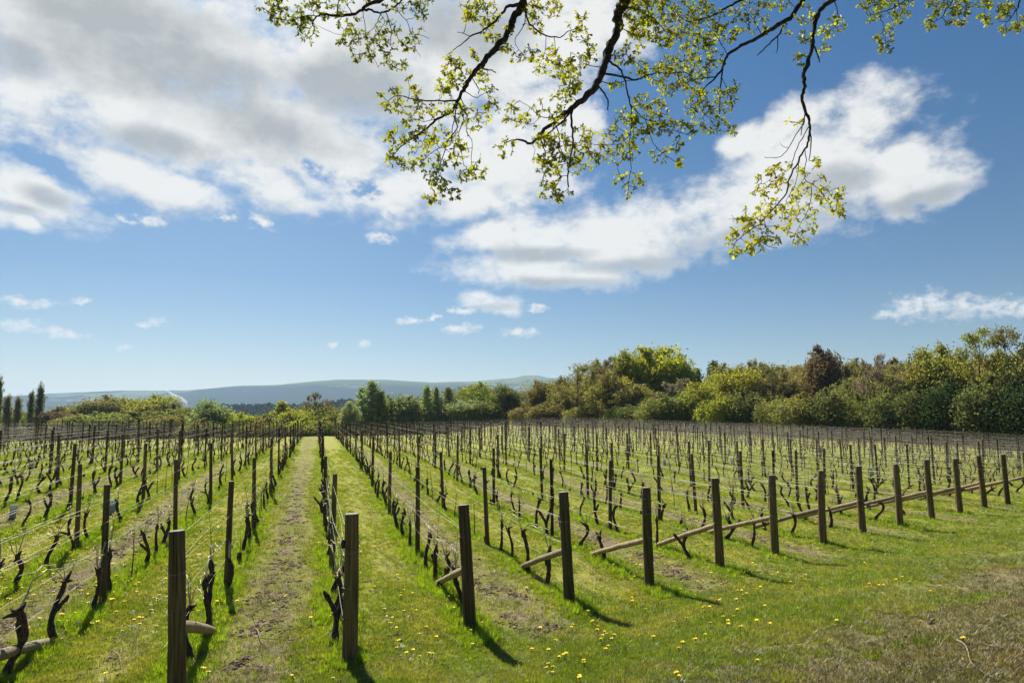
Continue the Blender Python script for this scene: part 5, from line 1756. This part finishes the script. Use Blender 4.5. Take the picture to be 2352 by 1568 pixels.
twig(890, 1255, 930, 1330, 0.005, 'pale pruning in the alley right of the second end post', ((0.6, 0.3),), 10)
twig(700, 1350, 735, 1312, 0.005, 'short pruning near the centre of the worn alley', (), 11)
twig(545, 1400, 600, 1440, 0.005, 'bent pruning at the grass edge right of the nearest post', ((0.5, 0.3),), 12)
twig(250, 1500, 300, 1540, 0.006, 'pruning in the grass left of the nearest post', ((0.5, 0.3),), 13)

# ------------------------------------------------------------------ overhanging oak
def A(cx, cy): return 588 + cx * .3359, cy * .3359
def B(cx, cy): return 1194.4 + cx * .3868, cy * .3868
def C(cx, cy): return 2021 + cx * .1406, cy * .1406


# (converter, px scale, depth, points, (w0,w1) widths in crop pixels)
LIMBS = {
 'a': (6.3, [
  (A, .3359, [(960,-60),(840,10),(760,40),(710,75),(640,105),(560,108),(480,98),(430,105),(390,150),(400,200),(385,240)], (44, 5)),
  (A, .3359, [(740,60),(790,75),(850,90),(900,75),(960,40),(1000,0),(1020,-40)], (24, 10)),
  (A, .3359, [(660,95),(630,50),(600,0)], (10, 5)), (A, .3359, [(545,100),(560,40),(575,-10)], (11, 7)),
  (A, .3359, [(430,105),(330,110),(240,140),(150,130),(90,120)], (9, 3)),
  (A, .3359, [(850,95),(830,150),(800,200),(740,230),(640,235)], (8, 3)), (A, .3359, [(860,100),(880,150),(850,200),(800,270),(820,340)], (6, 3)),
  (A, .3359, [(890,85),(920,180),(925,240),(915,310)], (9, 5)), (A, .3359, [(740,80),(745,170),(755,260),(790,360),(815,420),(840,465)], (7, 3)),
  (A, .3359, [(930,60),(980,90),(1040,160),(1060,230),(1130,240),(1180,265)], (7, 3)), (A, .3359, [(1050,200),(1080,290),(1100,350),(1125,390)], (5, 3)),
  (A, .3359, [(600,105),(560,160),(600,210),(580,280),(620,320)], (6, 3)), (A, .3359, [(640,235),(540,230),(430,180)], (4, 3)),
 ], [(220,60,200,90,46),(140,110,80,60,12),(350,220,60,70,12),(480,60,130,60,20),(660,180,120,60,18),(620,300,60,50,10),(740,390,70,45,14),(760,250,100,60,16),(900,190,90,70,18),(870,330,110,60,20),(950,430,80,45,14),(1050,290,70,70,14),(1000,30,120,40,12),(1110,130,60,80,9),(1150,15,70,25,8),(330,150,120,50,16),(700,-20,300,40,30)]),
 'b': (6.0, [
  (A, .3359, [(1830,-60),(1830,20),(1780,100),(1740,180),(1700,260),(1640,330),(1580,400),(1530,460),(1470,530),(1430,600),(1390,670),(1340,760),(1250,810),(1180,870),(1110,920),(1050,960),(980,1010),(930,1080)], (76, 4)),
  (A, .3359, [(1385,680),(1360,800),(1375,880),(1310,960),(1290,1040),(1260,1120),(1250,1190)], (13, 5)),
  (A, .3359, [(1370,760),(1340,900),(1330,990),(1260,1010),(1180,1060),(1120,1130)], (8, 4)),
  (A, .3359, [(1400,700),(1420,800),(1390,900),(1400,1010),(1420,1120),(1440,1140)], (9, 4)),
  (A, .3359, [(1420,650),(1440,790),(1440,900),(1480,980),(1470,1100),(1500,1160)], (8, 4)),
  (A, .3359, [(1385,680),(1310,690),(1220,688),(1100,686),(1000,660),(940,665),(900,690),(850,640)], (16, 4)),
  (A, .3359, [(1055,680),(1050,600),(1040,540)], (5, 3)), (A, .3359, [(1435,650),(1500,668),(1560,640),(1620,610)], (8, 3)),
  (A, .3359, [(1490,545),(1520,600),(1522,640)], (9, 7)), (A, .3359, [(1535,460),(1580,480),(1610,480),(1640,500)], (16, 7)),
  (A, .3359, [(1830,30),(1730,45),(1680,90),(1620,160),(1540,215),(1460,255),(1400,305),(1300,380)], (34, 4)), (A, .3359, [(1465,252),(1420,230),(1375,222)], (7, 4)),
  (A, .3359, [(1855,30),(1860,150),(1900,190),(1960,235),(2040,255),(2090,250),(2140,210),(2180,200),(2240,130)], (20, 4)),
  (A, .3359, [(1990,245),(1980,330),(1960,400),(1940,440)], (6, 3)), (A, .3359, [(2040,255),(2045,330),(2060,390),(2100,420)], (6, 3)),
  (A, .3359, [(1820,90),(1830,180),(1770,270),(1790,330),(1830,375)], (9, 3)),
  (A, .3359, [(1250,810),(1140,830),(1060,800),(1000,740)], (7, 3)), (A, .3359, [(1180,870),(1150,960),(1080,1060)], (6, 3)),
 ], [(1560,110,110,90,26),(1490,30,90,40,14),(1600,240,60,30,10),(1480,100,60,60,12),(1960,60,130,70,34),(1900,170,60,50,10),(1690,210,60,60,8),(2200,220,90,90,16),(2230,100,40,30,6),(1900,380,60,60,12),(2020,380,60,60,16),(2090,480,80,60,20),(1940,470,40,40,7),(2150,580,70,80,16),(1780,390,60,30,7),
     (1490,370,40,35,7),(1340,450,70,70,20),(1310,580,80,80,26),(1400,520,60,60,12),(1690,340,50,50,9),(1540,520,50,60,10),(1050,730,100,70,20),(920,720,50,50,9),(960,630,60,40,7),(1080,620,40,40,6),(1040,540,20,20,3),(1170,760,80,60,16),(1290,740,60,60,9),(1050,870,90,80,24),(940,960,60,70,14),(940,1090,60,50,14),(1120,980,110,90,30),(1040,1120,50,40,9),(1250,920,90,80,18),(1380,760,60,60,10),(1480,800,100,80,20),(1600,730,50,70,12),(1600,625,40,30,5),(1400,990,80,90,16),(1320,1080,80,60,12),(1200,1130,90,70,16),(1240,1260,70,80,20),(1350,1320,50,40,9),(1220,1350,60,30,9),(1500,1160,70,80,14),(1430,1190,40,40,7),(850,645,20,15,2)]),
 'c': (5.7, [
  (B, .3868, [(650,-60),(610,30),(575,90),(580,190),(530,290),(500,400),(455,500),(400,570),(320,630),(270,670),(200,730),(130,780),(65,850),(0,830),(-45,833),(-95,848)], (92, 5)),
  (B, .3868, [(300,645),(270,700),(220,750),(130,820),(135,860),(150,920),(130,1000)], (18, 5)),
  (B, .3868, [(325,625),(305,700),(315,790),(310,860),(295,960),(285,1020),(288,1110)], (17, 9)),
  (B, .3868, [(210,750),(235,830),(240,880),(290,980)], (9, 4)), (B, .3868, [(65,850),(90,890),(70,960)], (5, 3)),
  (B, .3868, [(280,665),(200,700),(120,690),(60,640),(0,600)], (8, 3)), (B, .3868, [(458,495),(500,560),(518,590),(522,655)], (13, 9)),
  (B, .3868, [(520,340),(590,410),(620,470),(640,560),(660,640),(665,720),(655,800),(650,900),(660,1000),(645,1080),(640,1180)], (16, 3)),
  (B, .3868, [(660,625),(730,700),(790,720),(830,740),(900,770),(1000,800)], (9, 3)), (B, .3868, [(740,705),(780,830),(830,890),(900,945),(950,970)], (6, 3)),
  (B, .3868, [(655,800),(600,850),(500,860),(470,860)], (5, 3)), (B, .3868, [(650,900),(600,960),(580,1000),(610,1080)], (5, 3)),
  (B, .3868, [(490,435),(600,455),(690,475),(740,455),(800,435),(900,435),(980,430),(1020,460)], (17, 5)), (B, .3868, [(470,490),(560,500),(640,480),(700,478)], (7, 4)),
  (B, .3868, [(495,405),(420,395),(370,370),(330,330),(300,310)], (7, 3)), (B, .3868, [(340,610),(290,560),(250,540),(230,510)], (6, 3)),
  (B, .3868, [(600,40),(700,60),(800,120),(870,200),(880,260)], (14, 3)), (B, .3868, [(590,160),(660,200),(720,260)], (8, 3)),
  (B, .3868, [(130,690),(60,740),(-30,700)], (4, 3)), (B, .3868, [(760,445),(700,380),(640,330)], (5, 3)),
 ], [(690,60,90,90,42),(820,60,110,80,46),(760,160,110,70,34),(860,220,70,60,26),(940,150,80,80,26),(650,150,50,60,12),(690,250,60,60,12),(620,330,60,50,12),(690,400,70,60,14),(570,510,40,25,5),(870,390,70,60,22),(800,460,60,60,14),(870,540,50,40,9),(950,480,60,60,12),(730,600,60,50,13),(800,650,80,60,18),(640,680,60,60,12),(700,740,80,60,16),(620,760,60,70,12),(540,830,70,70,14),(560,920,70,60,10),(690,850,60,60,9),(620,900,50,80,10),(800,750,80,60,12),(900,760,80,60,13),(990,730,30,30,5),(1020,790,30,20,4),(830,910,50,40,7),(930,960,40,25,6),(600,1080,40,50,8),(690,1070,40,50,8),(640,1160,20,30,4),(930,850,25,40,4),
     (400,280,50,50,8),(410,350,60,40,8),(280,400,80,60,18),(310,500,60,50,14),(250,570,60,40,9),(220,690,60,60,14),(110,640,40,40,5),(20,690,40,60,8),(120,800,60,60,10),(230,820,60,60,12),(380,800,60,60,12),(350,880,80,70,18),(420,930,60,60,12),(160,870,70,80,16),(230,960,80,70,20),(130,960,50,60,10),(190,1050,70,60,14),(330,1000,50,50,8),(170,1140,50,40,8),(230,1160,30,40,5),(310,1150,20,20,3),(-40,720,50,50,8),(-80,880,60,50,9),(-30,640,40,30,5)]),
 'd': (6.6, [
  (B, .3868, [(1760,-60),(1700,-20),(1660,40),(1600,110),(1500,170),(1420,220),(1340,260),(1260,305),(1220,350),(1200,410),(1150,470),(1100,520),(1060,580),(1040,640)], (46, 5)),
  (B, .3868, [(1165,455),(1080,465),(1000,485),(930,500),(860,510)], (9, 3)), (B, .3868, [(1198,420),(1190,520),(1185,600),(1185,680)], (12, 6)),
  (B, .3868, [(1590,120),(1545,195),(1480,260),(1410,330)], (18, 9)), (B, .3868, [(1530,215),(1528,280),(1520,318)], (8, 6)),
  (B, .3868, [(1240,320),(1180,240),(1110,150)], (7, 4)), (B, .3868, [(1110,515),(1060,600),(1100,680),(1180,720),(1240,760)], (6, 3)),
  (B, .3868, [(1195,470),(1260,560),(1290,540)], (5, 3)), (B, .3868, [(1440,210),(1390,120),(1340,60)], (6, 3)),
  (B, .3868, [(1360,-30),(1280,20),(1200,60),(1130,100),(1060,115)], (22, 9)), (B, .3868, [(1130,100),(1000,130),(950,100),(870,30),(840,-20)], (9, 5)),
  (B, .3868, [(1200,60),(1180,130),(1160,220)], (6, 3)),
 ], [(1000,60,90,70,30),(1090,60,80,70,26),(1020,180,80,70,24),(1110,190,80,80,26),(1200,100,80,70,18),(1240,200,80,60,18),(1300,120,70,70,14),(1360,40,60,50,9),(1390,130,40,50,7),(1000,300,60,50,12),(1090,310,80,60,20),(1160,350,60,50,12),(960,390,80,60,20),(1060,420,70,50,16),(1000,470,70,50,14),(1050,560,60,60,18),(1020,640,50,50,14),(1130,600,80,60,18),(1200,560,70,60,14),(1270,540,45,50,9),(1220,640,40,50,9),(1140,660,60,50,10),(1090,740,40,50,7),(1180,740,60,50,12),(1250,770,40,40,8),(1460,60,40,60,8),(1450,160,30,40,5),(1560,20,60,30,8),(1590,180,30,30,4),(1480,10,60,30,7)]),
 'e': (6.1, [
  (B, .3868, [(1960,-60),(1900,-30),(1830,20),(1780,70),(1745,170),(1730,290),(1705,380),(1685,450),(1690,520),(1672,580),(1695,660),(1720,730),(1720,800),(1700,870),(1650,960),(1600,1060),(1580,1150),(1500,1240),(1430,1320),(1350,1380),(1270,1450),(1265,1520)], (44, 3)),
  (B, .3868, [(1720,780),(1728,870),(1715,950)], (11, 6)), (B, .3868, [(1695,660),(1680,740),(1640,800),(1580,900),(1530,935),(1450,933)], (9, 4)),
  (B, .3868, [(1590,885),(1560,870),(1545,848)], (5, 3)), (B, .3868, [(1715,750),(1660,850),(1630,920),(1600,1000),(1520,1050),(1450,1090)], (8, 3)),
  (B, .3868, [(1695,700),(1675,760),(1668,805)], (9, 5)), (B, .3868, [(1700,900),(1700,950),(1690,1060),(1760,1110),(1800,1150),(1870,1120),(1930,1110)], (7, 3)),
  (B, .3868, [(1710,1090),(1730,1180),(1700,1270),(1660,1340),(1620,1430)], (6, 3)), (B, .3868, [(1770,1120),(1830,1200),(1860,1260)], (5, 3)),
  (B, .3868, [(1650,960),(1640,1080),(1580,1190)], (6, 3)), (B, .3868, [(1450,1310),(1470,1400),(1430,1480)], (5, 3)),
  (B, .3868, [(1735,270),(1770,330),(1778,370)], (14, 9)), (B, .3868, [(1790,70),(1735,120)], (12, 8)),
  (B, .3868, [(1860,0),(1890,100),(1860,170),(1800,180)], (8, 3)),
 ], [(1870,140,60,50,12),(1700,90,60,60,11),(1690,220,40,40,8),(1800,290,35,30,6),(1670,335,30,25,5),(1660,375,15,10,2),(1810,200,50,40,8),(1640,715,45,18,4),(1570,975,40,30,5),(1700,990,60,50,10),(1770,930,18,20,2),(1480,1050,70,60,16),(1430,1130,50,40,9),(1560,1090,50,50,8),(1620,1140,50,60,9),(1760,970,30,20,4),(1700,1110,60,40,9),(1810,1140,60,40,11),(1910,1130,40,25,7),(1860,1200,60,50,12),(1890,1260,40,40,9),(1760,1200,60,60,9),(1620,1230,60,50,10),(1500,1240,80,50,16),(1400,1280,80,60,18),(1310,1330,60,50,12),(1420,1380,70,60,14),(1270,1420,45,40,9),(1330,1480,60,40,8),(1265,1505,30,25,5),(1480,1430,60,50,10),(1400,1470,50,40,8),(1560,1340,50,60,11),(1640,1300,40,40,5),(1740,1310,50,50,9),(1710,1390,60,50,12),(1620,1430,30,25,4),(1790,1050,30,25,3),(1860,1060,10,10,0)]),
 'f': (6.8, [
  (C, .1406, [(500,-300),(420,-60),(400,20),(280,110),(120,180),(0,210),(-200,260)], (34, 10)), (C, .1406, [(-60,230),(0,300),(60,410),(50,540),(90,620),(90,720)], (16, 8)),
  (C, .1406, [(1300,-300),(1200,-10),(1080,160),(1020,280),(900,350),(830,360)], (32, 9)), (C, .1406, [(1760,-300),(1730,0),(1720,120),(1700,230)], (20, 8)),
  (C, .1406, [(2340,-300),(2280,0),(2240,150),(2100,340),(1930,350)], (44, 8)), (C, .1406, [(2200,200),(2050,400)], (16, 8)), (C, .1406, [(2280,180),(2250,380)], (14, 8)),
  (C, .1406, [(1200,0),(1260,130),(1290,280),(1330,340)], (14, 8)), (C, .1406, [(150,260),(220,370),(260,450)], (9, 6)),
 ], [(150,50,180,90,16),(420,20,120,80,9),(420,200,60,80,8),(240,240,70,70,8),(-60,100,160,150,14),(-200,60,150,120,12),(-120,270,100,80,8),(290,350,40,40,3),(150,480,60,60,5),(200,580,30,20,2),(20,690,60,60,5),(150,710,40,40,3),(100,800,90,70,8),(-20,590,50,40,4),(900,30,130,80,10),(1000,120,120,90,9),(1180,80,120,100,12),(1380,80,80,80,8),(930,230,70,60,6),(800,320,80,60,8),(820,430,60,60,7),(910,390,40,30,3),(1220,190,120,60,9),(1130,340,70,40,5),(1280,370,110,40,9),(1420,250,40,40,4),(1700,50,120,70,12),(1680,250,80,60,7),(1760,340,60,60,6),(1980,150,120,90,12),(2150,80,120,90,9),(2060,240,60,50,4),(1950,300,40,30,3),(2030,480,60,50,5),(2180,390,70,60,7),(2240,450,60,60,7),(2330,350,80,100,9),(1540,80,40,20,2)]),
}


def oak_leaf(mb, base, d, nrm, L, rg):
    """a lobed young oak leaf, folded a little along its midrib"""
    d = d.normalized()
    s = d.cross(nrm)
    if s.length < 1e-4: s = d.orthogonal()
    s.normalize(); up = s.cross(d)
    f = rg.uniform(0.05, 0.35)
    cur = rg.uniform(-0.25, 0.35)
    prof = [(0.0, 0.02), (0.22, 0.13), (0.32, 0.09), (0.48, 0.24), (0.58, 0.16), (0.76, 0.29), (0.88, 0.18), (1.0, 0.0)]
    mid, lf, rt = [], [], []
    for (q, w) in prof:
        c = base + d * L * q - up * L * cur * q * q
        mid.append(c)
        lf.append(c + s * L * w + up * L * w * f); rt.append(c - s * L * w + up * L * w * f)
    vs = mid + lf[1:-1] + rt[1:-1]
    n = len(prof)
    fs = []
    li = lambda i: 0 if i == 0 else (n - 1 if i == n - 1 else n + i - 1)
    ri = lambda i: 0 if i == 0 else (n - 1 if i == n - 1 else n + (n - 2) + i - 1)
    for i in range(n - 1):
        for fn in (li, ri):
            q = [i, i + 1, fn(i + 1), fn(i)]
            q2 = []
            for v in q:
                if v not in q2: q2.append(v)
            if len(q2) >= 3: fs.append(tuple(q2))
    mb.add(vs, fs)


oak = empty('oak_tree', (4.6, -3.2, T(4.6, -3.2)), 'oak with dark limbs and fresh yellow-green leaves hanging over the field from above', 'tree')
oaki = Vector(oak.location)
tb = MB()
orng = random.Random(4)
fork = Vector((4.2, -2.4, 7.6))
tb.tube([Vector((4.6, -3.2, oaki.z - 0.3)) - oaki, Vector((4.6, -3.2, oaki.z + 0.4)) - oaki, Vector((4.5, -3.0, 4.0)) - oaki, fork - oaki, Vector((4.0, -2.0, 11.0)) - oaki], [0.62, 0.46, 0.40, 0.33, 0.14], 16, wob=0.05, rng=orng)
tb.build('trunk', M_OAKBARK, oak)


def smooth_poly(P, per=3):
    out = []
    n = len(P)
    for i in range(n - 1):
        p0, p1, p2, p3 = P[max(0, i - 1)], P[i], P[i + 1], P[min(n - 1, i + 2)]
        for j in range(per):
            t = j / per
            out.append(tuple(0.5 * ((2 * b) + (-a + c) * t + (2 * a - 5 * b + 4 * c - d) * t * t + (-a + 3 * b - 3 * c + d) * t ** 3) for a, b, c, d in zip(p0, p1, p2, p3)))
    out.append(tuple(P[-1]))
    return out


PFAC = {0.3359: A, 0.3868: B, 0.1406: C}
for key, (depth, lines, regs) in LIMBS.items():
    rg = random.Random(ord(key))
    mb = MB()
    nodes = []                     # (point) that twigs can start from
    for li, (fn, sc, pts, (w0, w1)) in enumerate(lines):
        P = [fn(*q) for q in pts]
        # each line starts on its parent, drifts in depth
        drift = rg.uniform(-0.5, 0.5) if li else 0.0
        L3 = []
        if li == 0:
            for i, (px, py) in enumerate(P):
                L3.append(at_depth(px, py, depth + 0.25 * math.sin(i * 0.6)))
        else:
            # depth of the nearest main node
            s0 = P[0]
            best = min(nodes, key=lambda nd: (nd[1] - s0[0]) ** 2 + (nd[2] - s0[1]) ** 2)
            d0 = best[0].y
            for i, (px, py) in enumerate(P):
                L3.append(at_depth(px, py, d0 + drift * i / max(1, len(P) - 1)))
            L3[0] = best[0].copy() if (best[1] - s0[0]) ** 2 + (best[2] - s0[1]) ** 2 < 300 else L3[0]
        S = [Vector(q) for q in smooth_poly([tuple(v) for v in L3], 4)]
        n = len(S)
        r0, r1 = w0 * sc / F * depth * 0.44, w1 * sc / F * depth * 0.44
        rad = []
        for i in range(n):
            q = i / (n - 1)
            rad.append(max(0.0022, (r0 + (r1 - r0) * q ** 0.75) * (1 + rg.uniform(-0.10, 0.10))))
            if 0 < i < n - 1: S[i] += Vector((rg.uniform(-1, 1), rg.uniform(-1, 1), rg.uniform(-1, 1))) * min(0.012, rad[i] * 0.35 + 0.003)
        if li == 0 or P[0][1] < 0:
            # carry the limb up and back to the trunk, out of the picture
            st_ = S[0]
            back = [fork - Vector((0, 0, 0.6)), fork.lerp(st_, 0.35) + Vector((0, 0, 1.3)), fork.lerp(st_, 0.7) + Vector((0, 0, 1.5)), st_ + Vector((0.02, 0, 0.35))]
            bs = [Vector(q) for q in smooth_poly([tuple(v) for v in back], 3)]
            rb = [max(rad[0], 0.15 * (1 - i / len(bs)) + rad[0] * i / len(bs)) if li == 0 else rad[0] * (1.6 - 0.6 * i / len(bs)) for i in range(len(bs))]
            S = bs + S; rad = rb + rad
        mb.tube([v - oaki for v in S], rad, 10 if r0 > 0.03 else 6, wob=0.10 if r0 > 0.02 else 0.05, rng=rg)
        for v in S:
            if v.y > 2.5 and v.z > 2.8:
                d = v - Vector((0, 0, CAMZ))
                c, s = math.cos(PITCH), math.sin(PITCH)
                fwd = d.y * c + d.z * s; upc = -d.y * s + d.z * c
                nodes.append((v, CX + d.x / fwd * F, CY - upc / fwd * F, 0))
    # leaf clusters
    conv = lines[0][0]
    csc = lines[0][1]
    tgt = []
    for (cx, cy, rx, ry, n) in regs:
        for _ in range(int(n * 1.2)):
            a_, q = rg.uniform(0, 6.28), math.sqrt(rg.random()) * 1.05
            px, py = conv(cx + rx * q * math.cos(a_), cy + ry * q * math.sin(a_))
            tgt.append((px, py))
    N = np.array([[nd[1], nd[2]] for nd in nodes])
    T2 = np.array(tgt)
    dmin = np.array([((N - t) ** 2).sum(1).min() for t in T2])
    order = np.argsort(dmin)
    leaves, twigs = MB(), mb
    for oi in order:
        px, py = tgt[oi]
        N = np.array([[nd[1], nd[2]] for nd in nodes]) if len(nodes) != len(N) else N
        dd = ((N - np.array([px, py])) ** 2).sum(1)
        j = int(dd.argmin())
        src = nodes[j][0]
        dist = math.sqrt(dd[j])
        dep = src.y + rg.uniform(-1, 1) * min(0.35, dist * 0.006 + 0.02)
        end = at_depth(px, py, dep)
        if dist > 75: continue
        if dist > 5:
            midp = src.lerp(end, 0.5) + Vector((rg.uniform(-1, 1), rg.uniform(-0.5, 0.5), rg.uniform(-1.0, 0.6))) * (end - src).length * 0.10
            q3 = src.lerp(midp, 0.5) + Vector((rg.uniform(-1, 1), 0, rg.uniform(-1, 1))) * 0.006
            twigs.tube([v - oaki for v in (src, q3, midp, end)], [0.0036, 0.0030, 0.0026, 0.0018], 4)
            for v in (midp, end):
                d = v - Vector((0, 0, CAMZ))
                c, s = math.cos(PITCH), math.sin(PITCH)
                fwd = d.y * c + d.z * s; upc = -d.y * s + d.z * c
                nodes.append((v, CX + d.x / fwd * F, CY - upc / fwd * F, 0))
        dirn = (end - src)
        dirn = dirn.normalized() if dirn.length > 1e-4 else Vector((0, 0, -1))
        dirn = (dirn + Vector((0, 0, -0.3))).normalized()
        for _ in range(rg.randint(4, 6)):
            d = (dirn * 0.5 + Vector((rg.gauss(0, 1), rg.gauss(0, 1), rg.gauss(-0.25, 0.8))).normalized()).normalized()
            b = end + Vector((rg.uniform(-1, 1), rg.uniform(-1, 1), rg.uniform(-1, 1))) * 0.008
            nr = Vector((rg.gauss(0, 1), rg.gauss(0, 1), rg.gauss(0, 1) + 0.6)).normalized()
            oak_leaf(leaves, b - oaki, d, nr, rg.uniform(0.026, 0.052), rg)
        if rg.random() < 0.3:     # hanging catkin
            for _ in range(2):
                c0 = end + Vector((rg.uniform(-1, 1), rg.uniform(-1, 1), 0)) * 0.01
                q = c0 + Vector((rg.uniform(-0.01, 0.01), rg.uniform(-0.01, 0.01), -rg.uniform(0.02, 0.045)))
                leaves.tube([c0 - oaki, q - oaki], [0.0018, 0.0022], 3, cap=False)
    br = mb.build('limb', M_OAKBARK, oak)
    leaves.build('leaves', M_OAKLEAF, br, smooth=False)

# ------------------------------------------------------------------ smoke and haze
m, t, out = new_mat('bonfire_smoke')
pv_ = t.add('ShaderNodeVolumePrincipled')
pv_.inputs['Color'].default_value = (0.9, 0.92, 0.95, 1)
pv_.inputs['Density'].default_value = 0.09
pv_.inputs['Anisotropy'].default_value = 0.3
t.l.new(pv_.outputs[0], out.inputs[1])
mb = MB()
sp = [at_depth(430, 934, 800), at_depth(428, 924, 802), at_depth(419, 917, 804), at_depth(405, 910, 806), at_depth(392, 903, 810), at_depth(380, 894, 812)]
base = sp[0].copy()
mb.tube([Vector(q) - base for q in smooth_poly([tuple(v) for v in sp], 3)], [0.8, 1.1, 1.3, 1.5, 1.7, 1.9, 1.8, 2.2, 2.5, 2.2, 2.3, 1.9, 1.6, 1.4, 1.0, 0.5], 10, wob=0.4, rng=random.Random(2))
o = mb.build('smoke', m, loc=base)
tag(o, 'thin wisp of white smoke rising before the dark wooded band', 'smoke', None, 'stuff')

m, t, out = new_mat('air')
pv_ = t.add('ShaderNodeVolumePrincipled')
pv_.inputs['Color'].default_value = (0.52, 0.71, 0.98, 1)
pv_.inputs['Density'].default_value = 0.0001
pv_.inputs['Anisotropy'].default_value = 0.15
t.l.new(pv_.outputs[0], out.inputs[1])
zb, zt_ = -29.0, 345.0
mb = MB()
vs = [Vector((sx_ * 9500, yy, zz)) for zz in (zb, zt_) for sx_, yy in ((-1, -60), (1, -60), (1, 8000), (-1, 8000))]
mb.add(vs, [(3, 2, 1, 0), (4, 5, 6, 7), (0, 1, 5, 4), (1, 2, 6, 5), (2, 3, 7, 6), (3, 0, 4, 7)])
o = mb.build('haze', m, smooth=False)
tag(o, 'thin blue air haze over the whole view', 'haze', None, 'stuff')
